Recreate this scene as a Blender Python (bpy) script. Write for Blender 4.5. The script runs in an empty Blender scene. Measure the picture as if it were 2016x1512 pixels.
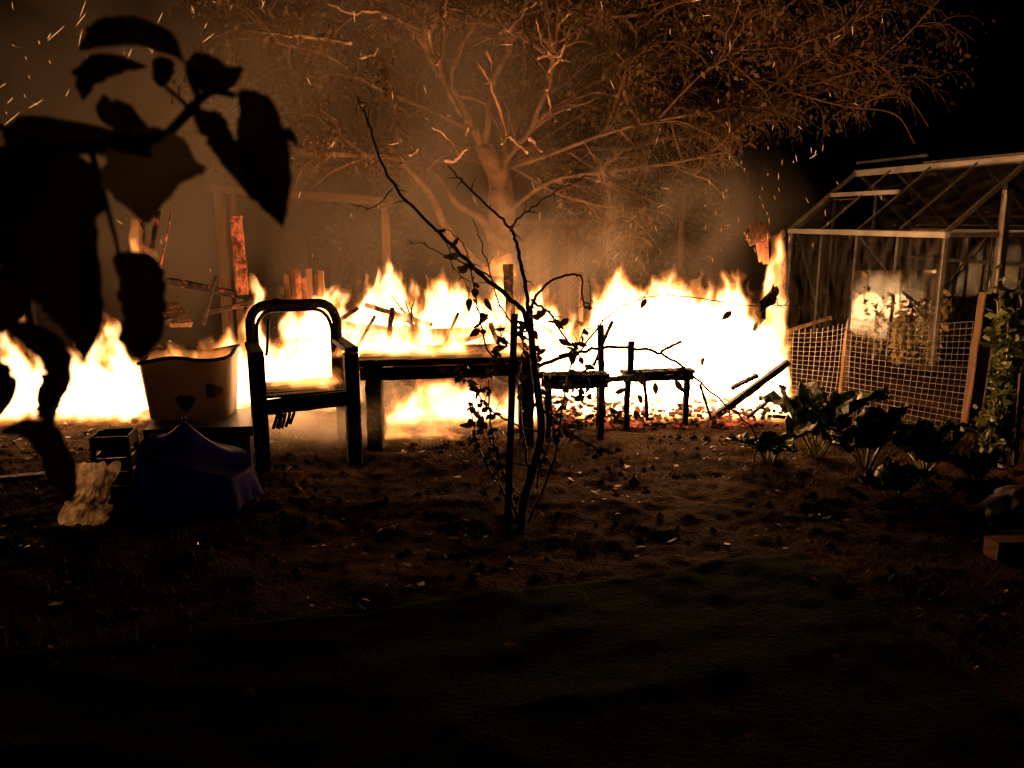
import bpy, math, random
import numpy as np
from mathutils import Vector, Matrix

random.seed(7)
RNG = np.random.default_rng(7)
sc = bpy.context.scene
COL = sc.collection
R = math.radians

# ------------------------------------------------------------------ camera, sky, exposure
PITCH = R(11.7)
CAM_H = 1.5
FPX = 1568.0
cam_d = bpy.data.cameras.new('camera')
cam_d.sensor_width = 36.0
cam_d.lens = 28.0
cam_d.clip_start = 0.05
cam_d.clip_end = 400.0
cam_d.dof.use_dof = True
cam_d.dof.focus_distance = 5.4
cam_d.dof.aperture_fstop = 5.0
cam = bpy.data.objects.new('camera', cam_d)
cam.location = (0, 0, CAM_H)
cam.rotation_euler = (R(90) - PITCH, 0, 0)
COL.objects.link(cam)
sc.camera = cam

world = bpy.data.worlds.new('World')
sc.world = world
world.use_nodes = True
wn = world.node_tree
wn.nodes.clear()
sky_n = wn.nodes.new('ShaderNodeTexSky')
sky_n.sky_type = 'NISHITA'
sky_n.sun_disc = False
sky_n.sun_elevation = R(-6.0)
sky_n.sun_rotation = R(190)
bg = wn.nodes.new('ShaderNodeBackground')
bg.inputs['Strength'].default_value = 0.15
wo = wn.nodes.new('ShaderNodeOutputWorld')
wn.links.new(sky_n.outputs['Color'], bg.inputs['Color'])
wn.links.new(bg.outputs['Background'], wo.inputs['Surface'])

vs = sc.view_settings
vs.view_transform = 'Standard'
vs.look = 'None'
vs.exposure = 0.0
vs.gamma = 1.0
vs.use_curve_mapping = False
sc.cycles.use_denoising = True
sc.cycles.max_bounces = 6
sc.cycles.diffuse_bounces = 2
sc.cycles.glossy_bounces = 3
sc.cycles.transparent_max_bounces = 24
sc.cycles.volume_bounces = 1
sc.cycles.sample_clamp_indirect = 3.0
sc.cycles.volume_step_rate = 1.0
sc.cycles.volume_max_steps = 96
sc.cycles.caustics_reflective = False
sc.cycles.caustics_refractive = False


# ------------------------------------------------------------------ measuring: a picture point at a known distance
def ray(u, v):
    xc, yc = (u - 1008) / FPX, (v - 756) / FPX
    cp, sp = math.cos(PITCH), math.sin(PITCH)
    return Vector((xc, cp - yc * sp, -sp - yc * cp))


def P(u, v, Y):
    d = ray(u, v)
    return Vector((0, 0, CAM_H)) + d * (Y / d.y)


def G(u, v, z=0.0):
    d = ray(u, v)
    return Vector((0, 0, CAM_H)) + d * ((z - CAM_H) / d.z)


# ------------------------------------------------------------------ object helpers
def tag(o, label=None, cat=None, group=None, kind=None):
    if label: o['label'] = label
    if cat: o['category'] = cat
    if group: o['group'] = group
    if kind: o['kind'] = kind
    return o


def thing(name, label, cat, loc=(0, 0, 0), rz=0.0, group=None):
    o = bpy.data.objects.new(name, None)
    o.empty_display_size = 0.1
    COL.objects.link(o)
    o.location = loc
    o.rotation_euler = (0, 0, rz)
    return tag(o, label, cat, group)


def link_mesh(name, me, mat, parent=None, smooth=False):
    if mat is not None and not me.materials:
        me.materials.append(mat)
    if smooth:
        me.polygons.foreach_set('use_smooth', [True] * len(me.polygons))
    o = bpy.data.objects.new(name, me)
    COL.objects.link(o)
    if parent is not None:
        o.parent = parent
    return o


def root_off(parent):
    """world offset of a part's ancestors (things here are placed without rotation when parts use world coordinates)"""
    off = Vector((0, 0, 0))
    while parent is not None:
        off += Vector(parent.location)
        parent = parent.parent
    return off


class MB:
    def __init__(self):
        self.v, self.f = [], []

    def add(self, vs_, fs_):
        n = len(self.v)
        self.v.extend(tuple(x) for x in vs_)
        self.f.extend(tuple(i + n for i in f) for f in fs_)
        return self

    def box(self, c, s, rz=0.0, ry=0.0, rx=0.0):
        m = Matrix.Rotation(rz, 3, 'Z') @ Matrix.Rotation(ry, 3, 'Y') @ Matrix.Rotation(rx, 3, 'X')
        c = Vector(c)
        vs_ = [c + m @ Vector((x * s[0] / 2, y * s[1] / 2, z * s[2] / 2)) for x in (-1, 1) for y in (-1, 1) for z in (-1, 1)]
        return self.add(vs_, [(0, 1, 3, 2), (4, 6, 7, 5), (0, 4, 5, 1), (2, 3, 7, 6), (0, 2, 6, 4), (1, 5, 7, 3)])

    def tube(self, pts, rad, n=6, cap=True):
        pts = [Vector(p) for p in pts]
        if isinstance(rad, (int, float)):
            rad = [rad] * len(pts)
        t = (pts[1] - pts[0]).normalized()
        a = Vector((0, 0, 1)) if abs(t.z) < 0.9 else Vector((1, 0, 0))
        x = t.cross(a).normalized()
        vs_, fs_ = [], []
        for i, p in enumerate(pts):
            if i < len(pts) - 1:
                t = (pts[i + 1] - p)
            if 0 < i < len(pts) - 1:
                t = pts[i + 1] - pts[i - 1]
            if t.length < 1e-9:
                t = Vector((0, 0, 1))
            t = t.normalized()
            x = x - t * x.dot(t)
            x = x.normalized() if x.length > 1e-6 else t.orthogonal().normalized()
            y = t.cross(x)
            for k in range(n):
                an = 2 * math.pi * k / n
                vs_.append(p + (x * math.cos(an) + y * math.sin(an)) * rad[i])
        for i in range(len(pts) - 1):
            for k in range(n):
                a0, a1 = i * n + k, i * n + (k + 1) % n
                fs_.append((a0, a1, a1 + n, a0 + n))
        if cap:
            fs_.append(tuple(range(n))[::-1])
            fs_.append(tuple(range((len(pts) - 1) * n, len(pts) * n)))
        return self.add(vs_, fs_)

    def timber(self, p0, p1, w, h, jit=0.0, seg=6, up=(0, 0, 1), roll=0.0, rnd=random):
        """a squared timber from p0 to p1, w across and h along UP, edges eaten away by JIT"""
        p0, p1 = Vector(p0), Vector(p1)
        t = (p1 - p0).normalized()
        up = Vector(up)
        if abs(t.dot(up)) > 0.95:
            up = Vector((0, 1, 0))
        x = t.cross(up).normalized()
        y = x.cross(t).normalized()
        if roll:
            x, y = x * math.cos(roll) + y * math.sin(roll), y * math.cos(roll) - x * math.sin(roll)
        vs_, fs_ = [], []
        cs = [(-.5, -.42), (-.42, -.5), (.42, -.5), (.5, -.42), (.5, .42), (.42, .5), (-.42, .5), (-.5, .42)]
        n = 8
        for i in range(seg + 1):
            c = p0.lerp(p1, i / seg)
            for a, b in cs:
                k = 1.0 - jit * rnd.random()
                vs_.append(c + x * (a * w * k) + y * (b * h * k) + t * (jit * 0.3 * w * (rnd.random() - .5)))
        for i in range(seg):
            for k in range(n):
                a0, a1 = i * n + k, i * n + (k + 1) % n
                fs_.append((a0, a1, a1 + n, a0 + n))
        fs_.append(tuple(range(n))[::-1])
        fs_.append(tuple(range(seg * n, seg * n + n)))
        return self.add(vs_, fs_)

    def mesh(self, name, off=None):
        me = bpy.data.meshes.new(name)
        vs_ = self.v
        if off is not None:
            vs_ = [(a - off[0], b - off[1], c - off[2]) for a, b, c in vs_]
        me.from_pydata(vs_, [], self.f)
        me.update()
        return me

    def build(self, name, mat, parent=None, smooth=False, world=True):
        off = root_off(parent) if (world and parent is not None) else None
        return link_mesh(name, self.mesh(name, off), mat, parent, smooth)


def np_mesh(name, verts, quads):
    me = bpy.data.meshes.new(name)
    verts = np.asarray(verts, np.float32)
    quads = np.asarray(quads, np.int32)
    k = quads.shape[1]
    me.vertices.add(len(verts))
    me.vertices.foreach_set('co', verts.ravel())
    me.loops.add(quads.size)
    me.loops.foreach_set('vertex_index', quads.ravel())
    me.polygons.add(len(quads))
    me.polygons.foreach_set('loop_start', np.arange(0, quads.size, k, dtype=np.int32))
    me.polygons.foreach_set('loop_total', np.full(len(quads), k, np.int32))
    me.update(calc_edges=True)
    me.validate()
    return me


# ------------------------------------------------------------------ noise
_G = np.random.default_rng(3).normal(size=(256, 3))
_G /= np.linalg.norm(_G, axis=1)[:, None]
_PERM = np.random.default_rng(5).permutation(256)


def perlin(x, y, z, seed=0):
    x, y, z = np.broadcast_arrays(x, y, z)
    xi, yi, zi = np.floor(x).astype(int), np.floor(y).astype(int), np.floor(z).astype(int)
    xf, yf, zf = x - xi, y - yi, z - zi
    fu = lambda t: t * t * t * (t * (t * 6 - 15) + 10)
    u, v, w = fu(xf), fu(yf), fu(zf)

    def g(dx, dy, dz):
        h = _PERM[(_PERM[(_PERM[(xi + dx + seed * 17) & 255] + yi + dy) & 255] + zi + dz) & 255]
        gr = _G[h]
        return gr[..., 0] * (xf - dx) + gr[..., 1] * (yf - dy) + gr[..., 2] * (zf - dz)
    l = lambda a, b, t: a + t * (b - a)
    return 1.6 * l(l(l(g(0, 0, 0), g(1, 0, 0), u), l(g(0, 1, 0), g(1, 1, 0), u), v),
                   l(l(g(0, 0, 1), g(1, 0, 1), u), l(g(0, 1, 1), g(1, 1, 1), u), v), w)


def surface_nets(F, org, h):
    """closed surface of F > 0 on a regular grid, faces pointing outwards"""
    F = np.pad(F, 1, constant_values=-1.0)
    F = np.where(np.abs(F) < 1e-6, 1e-6, F)
    nx, ny, nz = F.shape
    S = F > 0
    acc = np.zeros((nx - 1, ny - 1, nz - 1, 3), np.float64)
    cnt = np.zeros((nx - 1, ny - 1, nz - 1))
    base = [np.arange(n - 1) for n in (nx, ny, nz)]
    for ax in range(3):
        o = [a for a in range(3) if a != ax]
        for d0 in (0, 1):
            for d1 in (0, 1):
                s0 = [None] * 3
                s1 = [None] * 3
                for a, d in zip(o, (d0, d1)):
                    n = F.shape[a]
                    s0[a] = s1[a] = slice(d, n - 1 + d)
                s0[ax], s1[ax] = slice(0, F.shape[ax] - 1), slice(1, F.shape[ax])
                A, B = F[tuple(s0)], F[tuple(s1)]
                cr = (A > 0) != (B > 0)
                t = np.where(cr, A / np.where(cr, A - B, 1), 0)
                cnt += cr
                acc[..., ax] += np.where(cr, t, 0)
                acc[..., o[0]] += np.where(cr, d0, 0)
                acc[..., o[1]] += np.where(cr, d1, 0)
    act = cnt > 0
    idx = np.full(act.shape, -1)
    idx[act] = np.arange(act.sum())
    ii = np.argwhere(act)
    verts = ii + acc[act] / cnt[act][:, None]
    verts = (verts - 1) * h + np.asarray(org)
    quads = []
    for ax in range(3):
        o0, o1 = (ax + 1) % 3, (ax + 2) % 3
        s0 = [slice(1, n - 1) for n in F.shape]
        s1 = list(s0)
        s0[ax], s1[ax] = slice(0, F.shape[ax] - 1), slice(1, F.shape[ax])
        A, B = S[tuple(s0)], S[tuple(s1)]
        e = np.argwhere(A != B)
        inside_first = A[tuple(e.T)]
        off = np.ones(3, int)
        off[ax] = 0
        p = e + off
        d0, d1 = np.zeros(3, int), np.zeros(3, int)
        d0[o0], d1[o1] = 1, 1
        c = [idx[tuple((p - q).T)] for q in (d0 + d1, d1, np.zeros(3, int), d0)]
        q = np.stack(c, 1)
        q[~inside_first] = q[~inside_first][:, ::-1]
        quads.append(q)
    return verts, np.concatenate(quads)


# ------------------------------------------------------------------ materials
def new_mat(name):
    m = bpy.data.materials.new(name)
    m.use_nodes = True
    m.node_tree.nodes.clear()
    out = m.node_tree.nodes.new('ShaderNodeOutputMaterial')
    return m, m.node_tree, out


def surf(name, c1, c2, scale=8.0, rough=0.7, bump=0.0, bscale=40.0, metallic=0.0, translucent=0.0, stretch=(1, 1, 1), spec=0.4, ember=0.0, ember_lo=0.52, ember_col=(1.0, 0.16, 0.02, 1), ember_scale=9.0):
    m, nt, out = new_mat(name)
    N, L = nt.nodes.new, nt.links.new
    tc = N('ShaderNodeTexCoord')
    mp = N('ShaderNodeMapping')
    mp.inputs['Scale'].default_value = stretch
    L(tc.outputs['Object'], mp.inputs['Vector'])
    no = N('ShaderNodeTexNoise')
    no.inputs['Scale'].default_value = scale
    no.inputs['Detail'].default_value = 5
    L(mp.outputs['Vector'], no.inputs['Vector'])
    ra = N('ShaderNodeValToRGB')
    ra.color_ramp.elements[0].position = 0.32
    ra.color_ramp.elements[1].position = 0.68
    ra.color_ramp.elements[0].color = (*c1, 1)
    ra.color_ramp.elements[1].color = (*c2, 1)
    L(no.outputs['Fac'], ra.inputs['Fac'])
    b = N('ShaderNodeBsdfPrincipled')
    b.inputs['Roughness'].default_value = rough
    b.inputs['Metallic'].default_value = metallic
    b.inputs['Specular IOR Level'].default_value = spec
    L(ra.outputs['Color'], b.inputs['Base Color'])
    if bump:
        n2 = N('ShaderNodeTexNoise')
        n2.inputs['Scale'].default_value = bscale
        n2.inputs['Detail'].default_value = 6
        L(mp.outputs['Vector'], n2.inputs['Vector'])
        bp = N('ShaderNodeBump')
        bp.inputs['Strength'].default_value = bump
        bp.inputs['Distance'].default_value = 0.03
        L(n2.outputs['Fac'], bp.inputs['Height'])
        L(bp.outputs['Normal'], b.inputs['Normal'])
    if ember:
        n3 = N('ShaderNodeTexNoise')
        n3.inputs['Scale'].default_value = ember_scale
        n3.inputs['Detail'].default_value = 9
        n3.inputs['Roughness'].default_value = .68
        n3.inputs['Distortion'].default_value = .8
        L(tc.outputs['Object'], n3.inputs['Vector'])
        mr = N('ShaderNodeMapRange')
        mr.inputs['From Min'].default_value = ember_lo
        mr.inputs['From Max'].default_value = ember_lo + 0.40
        mr.inputs['To Min'].default_value = 0.0
        mr.inputs['To Max'].default_value = ember
        L(n3.outputs['Fac'], mr.inputs['Value'])
        b.inputs['Emission Color'].default_value = ember_col
        L(mr.outputs['Result'], b.inputs['Emission Strength'])
    last = b.outputs['BSDF']
    if translucent:
        tr = N('ShaderNodeBsdfTranslucent')
        L(ra.outputs['Color'], tr.inputs['Color'])
        mx = N('ShaderNodeMixShader')
        mx.inputs['Fac'].default_value = translucent
        L(last, mx.inputs[1])
        L(tr.outputs['BSDF'], mx.inputs[2])
        last = mx.outputs['Shader']
    L(last, out.inputs['Surface'])
    return m


def flame_mat(name, col, strength):
    m, nt, out = new_mat(name)
    e = nt.nodes.new('ShaderNodeEmission')
    e.inputs['Color'].default_value = (*col, 1)
    e.inputs['Strength'].default_value = strength
    nt.links.new(e.outputs['Emission'], out.inputs['Volume'])
    return m


def emit_mat(name, col, strength):
    m, nt, out = new_mat(name)
    e = nt.nodes.new('ShaderNodeEmission')
    e.inputs['Color'].default_value = (*col, 1)
    e.inputs['Strength'].default_value = strength
    nt.links.new(e.outputs['Emission'], out.inputs['Surface'])
    return m


M = {}
M['soil'] = surf('soil', (.014, .0085, .005), (.058, .034, .018), 3.0, 1.0, 1.0, 55, spec=.02)
M['char'] = surf('charred wood', (.006, .005, .004), (.028, .021, .016), 14, .85, .8, 60, spec=.2)
M['char_ember'] = surf('charred wood with embers', (.008, .006, .005), (.04, .028, .02), 14, .85, .8, 60, spec=.2, ember=1.5, ember_lo=.55, ember_col=(1.0, .11, .02, 1))
M['hot_wood'] = surf('glowing wood', (.05, .02, .01), (.2, .1, .05), 10, .9, .6, 40, spec=.1, ember=1.8, ember_lo=.45, ember_col=(1.0, .13, .04, 1), stretch=(1, 1, .25))
M['ember'] = surf('red embers', (.02, .008, .005), (.06, .03, .02), 14, .9, .6, 40, spec=.1, ember=2.2, ember_lo=.50, ember_col=(1.0, .14, .045, 1), ember_scale=5.0)
M['scorched'] = surf('scorched boards', (.06, .03, .014), (.18, .10, .055), 6, .8, .6, 40, stretch=(1, 1, .2), spec=.2)
M['wood'] = surf('weathered wood', (.05, .028, .014), (.13, .08, .042), 7, .8, .6, 50, stretch=(4, 4, .5), spec=.2)
M['dark_wood'] = surf('dark post wood', (.02, .015, .01), (.05, .035, .022), 7, .85, .5, 50, stretch=(4, 4, .5), spec=.2)
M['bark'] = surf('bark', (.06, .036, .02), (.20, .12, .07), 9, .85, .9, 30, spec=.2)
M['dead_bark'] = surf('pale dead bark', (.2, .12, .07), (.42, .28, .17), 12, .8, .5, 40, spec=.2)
M['sapling_bark'] = surf('sapling bark', (.03, .02, .013), (.10, .07, .045), 16, .7, .4, 50, spec=.3)
M['tree_leaf'] = surf('autumn leaf', (.05, .038, .012), (.155, .10, .036), 1.6, .6, translucent=.35, spec=.3)
M['sap_leaf'] = surf('sapling leaf', (.012, .012, .005), (.035, .028, .010), 5, .5, translucent=.3)
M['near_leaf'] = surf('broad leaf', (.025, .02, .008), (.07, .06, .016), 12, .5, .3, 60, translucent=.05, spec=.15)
M['thin_leaf'] = surf('thin backlit leaf', (.035, .03, .008), (.10, .085, .02), 9, .5, .3, 60, translucent=.22, spec=.15)
M['near_stem'] = surf('branch bark', (.05, .03, .035), (.09, .06, .06), 20, .6, .3, 60)
M['chard'] = surf('dark green leaf', (.010, .04, .006), (.035, .09, .014), 9, .35, .5, 30, translucent=.3, spec=.5)
M['stalk'] = surf('pale stalk', (.2, .22, .08), (.35, .33, .14), 9, .5)
M['climber'] = surf('climber leaf', (.05, .08, .02), (.14, .16, .05), 6, .4, translucent=.3)
M['alu'] = surf('aluminium', (.11, .10, .085), (.26, .24, .21), 9, .42, .15, 80, metallic=.4)
M['lit_alu'] = surf('firelit aluminium', (.36, .34, .31), (.66, .63, .58), 4, .55, .1, 60)  # paler copy of the frame metal, firelight put into its colour
M['dry_leaf'] = surf('pale dry leaf', (.34, .26, .10), (.58, .46, .22), 2, .6, translucent=.3)
M['wire'] = surf('galvanised wire', (.15, .135, .12), (.28, .255, .225), 30, .5, metallic=.4)
M['cream'] = surf('cream plastic', (.45, .39, .29), (.58, .51, .39), 3, .6, .25, 20, translucent=.4)
M['motif'] = surf('dark print', (.07, .065, .045), (.13, .11, .075), 8, .6)
M['black_plastic'] = surf('black plastic', (.008, .008, .008), (.02, .018, .016), 10, .4)
M['blue'] = surf('blue plastic sheet', (.018, .012, .26), (.026, .017, .36), 3, .5, .2, 14, translucent=.8, spec=.25)
M['foil'] = surf('plastic with painted glints', (.03, .022, .012), (.95, .74, .48), 13, .2, 1.0, 22, translucent=.85)  # dark and amber blotches paint firelit glints and shaded folds into the plastic
M['sheet'] = surf('green ground sheet', (.006, .011, .003), (.013, .020, .006), 2.2, 1.0, .6, 60, spec=.01)
M['litter'] = surf('fallen leaves', (.06, .03, .013), (.22, .13, .065), 1.5, .6, translucent=.2)
M['grass'] = surf('dry grass', (.025, .022, .008), (.075, .058, .024), 2, .7, translucent=.25)
M['grey_bag'] = surf('grey plastic bag', (.07, .075, .09), (.13, .135, .155), 5, .45, .3, 14, translucent=.2)
M['terracotta'] = surf('terracotta', (.10, .035, .016), (.17, .065, .035), 9, .8, .3, 40)
M['bush'] = surf('evergreen leaf', (.012, .02, .008), (.03, .045, .016), 3, .6, translucent=.15)
M['flame_outer'] = flame_mat('flame fringe', (1.0, .27, .05), 4.0)
M['flame_mid'] = flame_mat('flame', (1.0, .42, .09), 11.0)
M['flame_core'] = flame_mat('flame heart', (1.0, .66, .36), 17.0)
M['spark'] = emit_mat('spark', (1.0, .42, .14), 2.2)


def glass_mat(name='greenhouse glass', refl=.085, rough=.015, wav=.08, wscale=3.0, dirt=.10):
    m, nt, out = new_mat(name)
    N, L = nt.nodes.new, nt.links.new
    t = N('ShaderNodeBsdfTransparent')
    t.inputs['Color'].default_value = (.92, .93, .91, 1)
    g = N('ShaderNodeBsdfGlossy')
    g.inputs['Roughness'].default_value = rough
    no = N('ShaderNodeTexNoise')
    no.inputs['Scale'].default_value = wscale
    no.inputs['Detail'].default_value = 3
    bp = N('ShaderNodeBump')
    bp.inputs['Strength'].default_value = wav
    L(no.outputs['Fac'], bp.inputs['Height'])
    L(bp.outputs['Normal'], g.inputs['Normal'])
    lw = N('ShaderNodeLayerWeight')
    pw = N('ShaderNodeMath'); pw.operation = 'POWER'
    pw.inputs[1].default_value = 4.0
    L(lw.outputs['Facing'], pw.inputs[0])
    fr = N('ShaderNodeMath'); fr.operation = 'MULTIPLY_ADD'
    fr.inputs[1].default_value = .9
    fr.inputs[2].default_value = refl
    L(pw.outputs[0], fr.inputs[0])
    mx = N('ShaderNodeMixShader')
    L(fr.outputs[0], mx.inputs['Fac'])
    L(t.outputs['BSDF'], mx.inputs[1])
    L(g.outputs['BSDF'], mx.inputs[2])
    di = N('ShaderNodeBsdfDiffuse')
    di.inputs['Color'].default_value = (.45, .42, .38, 1)
    dn = N('ShaderNodeTexNoise')
    dn.inputs['Scale'].default_value = 5.0
    dn.inputs['Detail'].default_value = 6
    dr = N('ShaderNodeMapRange')
    dr.inputs['From Min'].default_value = .4
    dr.inputs['From Max'].default_value = .75
    dr.inputs['To Max'].default_value = dirt
    L(dn.outputs['Fac'], dr.inputs['Value'])
    m2 = N('ShaderNodeMixShader')
    L(dr.outputs['Result'], m2.inputs['Fac'])
    L(mx.outputs['Shader'], m2.inputs[1])
    L(di.outputs['BSDF'], m2.inputs[2])
    L(m2.outputs['Shader'], out.inputs['Surface'])
    return m


M['glass'] = glass_mat()
M['mirror_glass'] = glass_mat('wavy mirror glass', .022, .02, .34, 8.0, .02)


def smoke_mat(name, dens, scale, col, thr, box, fade, aniso=.25):
    """smoke that thickens in billows; FADE: node-built falloff from the box's own extents"""
    m, nt, out = new_mat(name)
    N, L = nt.nodes.new, nt.links.new
    tc = N('ShaderNodeTexCoord')
    no = N('ShaderNodeTexNoise')
    no.inputs['Scale'].default_value = scale
    no.inputs['Detail'].default_value = 3
    no.inputs['Distortion'].default_value = .6
    L(tc.outputs['Object'], no.inputs['Vector'])
    mr = N('ShaderNodeMapRange')
    mr.inputs['From Min'].default_value = thr
    mr.inputs['From Max'].default_value = thr + .3
    L(no.outputs['Fac'], mr.inputs['Value'])
    # soft ellipsoidal falloff inside the box
    sub = N('ShaderNodeVectorMath'); sub.operation = 'SUBTRACT'
    sub.inputs[1].default_value = box[0]
    L(tc.outputs['Object'], sub.inputs[0])
    div = N('ShaderNodeVectorMath'); div.operation = 'DIVIDE'
    div.inputs[1].default_value = box[1]
    L(sub.outputs[0], div.inputs[0])
    ln = N('ShaderNodeVectorMath'); ln.operation = 'LENGTH'
    L(div.outputs[0], ln.inputs[0])
    fo = N('ShaderNodeMapRange')
    fo.interpolation_type = 'SMOOTHSTEP'
    fo.inputs['From Min'].default_value = 1.0
    fo.inputs['From Max'].default_value = fade
    L(ln.outputs['Value'], fo.inputs['Value'])
    mu = N('ShaderNodeMath'); mu.operation = 'MULTIPLY'
    L(mr.outputs['Result'], mu.inputs[0])
    L(fo.outputs['Result'], mu.inputs[1])
    mu2 = N('ShaderNodeMath'); mu2.operation = 'MULTIPLY'
    mu2.inputs[1].default_value = dens
    L(mu.outputs[0], mu2.inputs[0])
    pv = N('ShaderNodeVolumePrincipled')
    pv.inputs['Color'].default_value = (*col, 1)
    pv.inputs['Anisotropy'].default_value = aniso
    L(mu2.outputs[0], pv.inputs['Density'])
    L(pv.outputs['Volume'], out.inputs['Volume'])
    return m


# ================================================================== THE GROUND
def ground_h(x, y):
    return (.030 * perlin(x * 1.0, y * 1.6, 0 * x, 1) + .026 * perlin(x * 4.3, y * 4.3, 0 * x, 2)
            + .014 * perlin(x * 11, y * 11, 0 * x, 4) + .010 * np.abs(perlin(x * 19, y * 19, 0 * x, 6))) * np.clip((y - 2.0) / 1.7, .30, 1.0)


def axis(lo, hi, step, far):
    c = np.arange(lo, hi + step / 2, step)
    g = [step * 1.35 ** k for k in range(1, 60)]
    up = hi + np.cumsum(g)
    dn = lo - np.cumsum(g)
    return np.concatenate([dn[dn > -far][::-1], c, up[up < far]])


gx, gy = axis(-4.4, 4.4, .024, 70), axis(1.7, 6.6, .024, 90)
GX, GY = np.meshgrid(gx, gy, indexing='ij')
gz = ground_h(GX, GY) * np.exp(-np.maximum(0, np.abs(GX) - 8) / 4) * np.exp(-np.maximum(0, GY - 12) / 4)
vid = np.arange(GX.size).reshape(GX.shape)
gq = np.stack([vid[:-1, :-1], vid[1:, :-1], vid[1:, 1:], vid[:-1, 1:]], -1).reshape(-1, 4)
ground = link_mesh('ground', np_mesh('ground', np.stack([GX, GY, gz], -1).reshape(-1, 3), gq), M['soil'], smooth=True)
tag(ground, kind='structure')


def gh(x, y):
    return float(ground_h(np.array(x, float), np.array(y, float)))


def leaf_cards(pos, size, tilt, rng, droop=0.0):
    """many small folded leaves: two triangles sharing a midrib each; returns verts, tris"""
    n = len(pos)
    th = rng.uniform(0, 2 * np.pi, n)
    el = rng.normal(0, tilt, n) - droop
    d = np.stack([np.cos(th) * np.cos(el), np.sin(th) * np.cos(el), np.sin(el)], -1)
    r = rng.normal(size=(n, 3))
    s = np.cross(d, r)
    s /= np.linalg.norm(s, axis=1)[:, None] + 1e-9
    if tilt < .4 and droop == 0:
        s = np.stack([-np.sin(th), np.cos(th), rng.normal(0, .25, n)], -1)
    nrm = np.cross(d, s)
    L_ = (size * rng.choice([.5, .75, 1.0, 1.0, 1.4, 1.7], n) * rng.uniform(.8, 1.15, n))[:, None]
    W_ = L_ * rng.uniform(.22, .34, n)[:, None]
    a = pos
    tip = pos + d * L_
    mid = pos + d * L_ * .45
    f = nrm * L_ * rng.uniform(-.12, .22, n)[:, None]
    v = np.stack([a, mid + s * W_ + f, tip, mid - s * W_ + f], 1).reshape(-1, 3)
    i = np.arange(n)[:, None] * 4
    t = np.concatenate([i + [[0, 1, 2]], i + [[0, 2, 3]]], 1).reshape(-1, 3)
    return v, t


# litter: leaves and bark bits over the soil
n = 4200
lx = RNG.uniform(-4.6, 4.6, n)
ly = 1.7 + 4.9 * RNG.random(n) ** 1.0
keep = perlin(lx * 1.2, ly * 1.2, lx * 0, 9) + RNG.normal(0, .25, n) > .12
lx, ly = lx[keep], ly[keep]
lz = ground_h(lx, ly) + .006
v, t = leaf_cards(np.stack([lx, ly, lz], -1), .035, .3, RNG)
o = link_mesh('leaf_litter', np_mesh('leaf_litter', v, t), M['litter'])
tag(o, 'scattered dry brown leaves and bark bits over the dark soil', 'leaf litter', kind='stuff')

# clods of turned earth
mbv, mbf = [], []
n = 2600
cx_, cy_ = RNG.uniform(-4.3, 4.3, n), RNG.uniform(2.3, 5.6, n)
ok_ = (perlin(cx_ * 1.4, cy_ * 1.4, cx_ * 0, 15) + RNG.normal(0, .2, n) > .05) & ~((cy_ < 3.5 - .3 * np.abs(cx_ - 1.3)) & (cx_ < 1.6))
cx_, cy_ = cx_[ok_], cy_[ok_]
oct_ = np.array([(1, 0, 0), (-1, 0, 0), (0, 1, 0), (0, -1, 0), (0, 0, 1), (0, 0, -.6), (.7, .7, .5), (-.7, .6, .5), (.6, -.7, .45), (-.6, -.7, .5)], float)
of_ = np.array([(0, 6, 4), (6, 2, 4), (2, 7, 4), (7, 1, 4), (1, 9, 4), (9, 3, 4), (3, 8, 4), (8, 0, 4), (0, 2, 6), (2, 1, 7), (1, 3, 9), (3, 0, 8), (0, 5, 2), (2, 5, 1), (1, 5, 3), (3, 5, 0)])
cz_ = ground_h(cx_, cy_)
sz_ = RNG.uniform(.006, .026, len(cx_)) * (1 + .5 * (RNG.random(len(cx_)) > .95))
cv = np.stack([cx_, cy_, cz_], -1)[:, None, :] + oct_[None] * sz_[:, None, None] * RNG.uniform(.55, 1.35, (len(cx_), 10, 3))
cf = (np.arange(len(cx_)) * 10)[:, None, None] + of_[None]
o = link_mesh('soil_clods', np_mesh('soil_clods', cv.reshape(-1, 3), cf.reshape(-1, 3)), M['soil'])
tag(o, 'small clods of turned dark earth scattered over the soil', 'soil', kind='stuff')

# short dry grass towards the fire
n = 36000
lx = RNG.uniform(-4.4, 4.2, n)
ly = RNG.uniform(2.4, 5.9, n)
keep = perlin(lx * .9, ly * .9, lx * 0, 12) + .35 * perlin(lx * 4, ly * 4, lx * 0, 13) + RNG.normal(0, .12, n) > .12
lx, ly = lx[keep], ly[keep]
n = len(lx)
lz = ground_h(lx, ly)
hh = RNG.uniform(.015, .055, n)
th = RNG.uniform(0, 2 * np.pi, n)
bx, by = RNG.normal(0, .02, n), RNG.normal(0, .02, n)
w = .003
v = np.stack([np.stack([lx - w * np.cos(th), ly - w * np.sin(th), lz - .004], -1),
              np.stack([lx + w * np.cos(th), ly + w * np.sin(th), lz - .004], -1),
              np.stack([lx + bx, ly + by, lz + hh], -1)], 1).reshape(-1, 3)
t = np.arange(n * 3).reshape(-1, 3)
o = link_mesh('grass', np_mesh('grass', v, t), M['grass'])
tag(o, 'thin dry grass growing in patches on the trampled soil', 'grass', kind='stuff')

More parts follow.
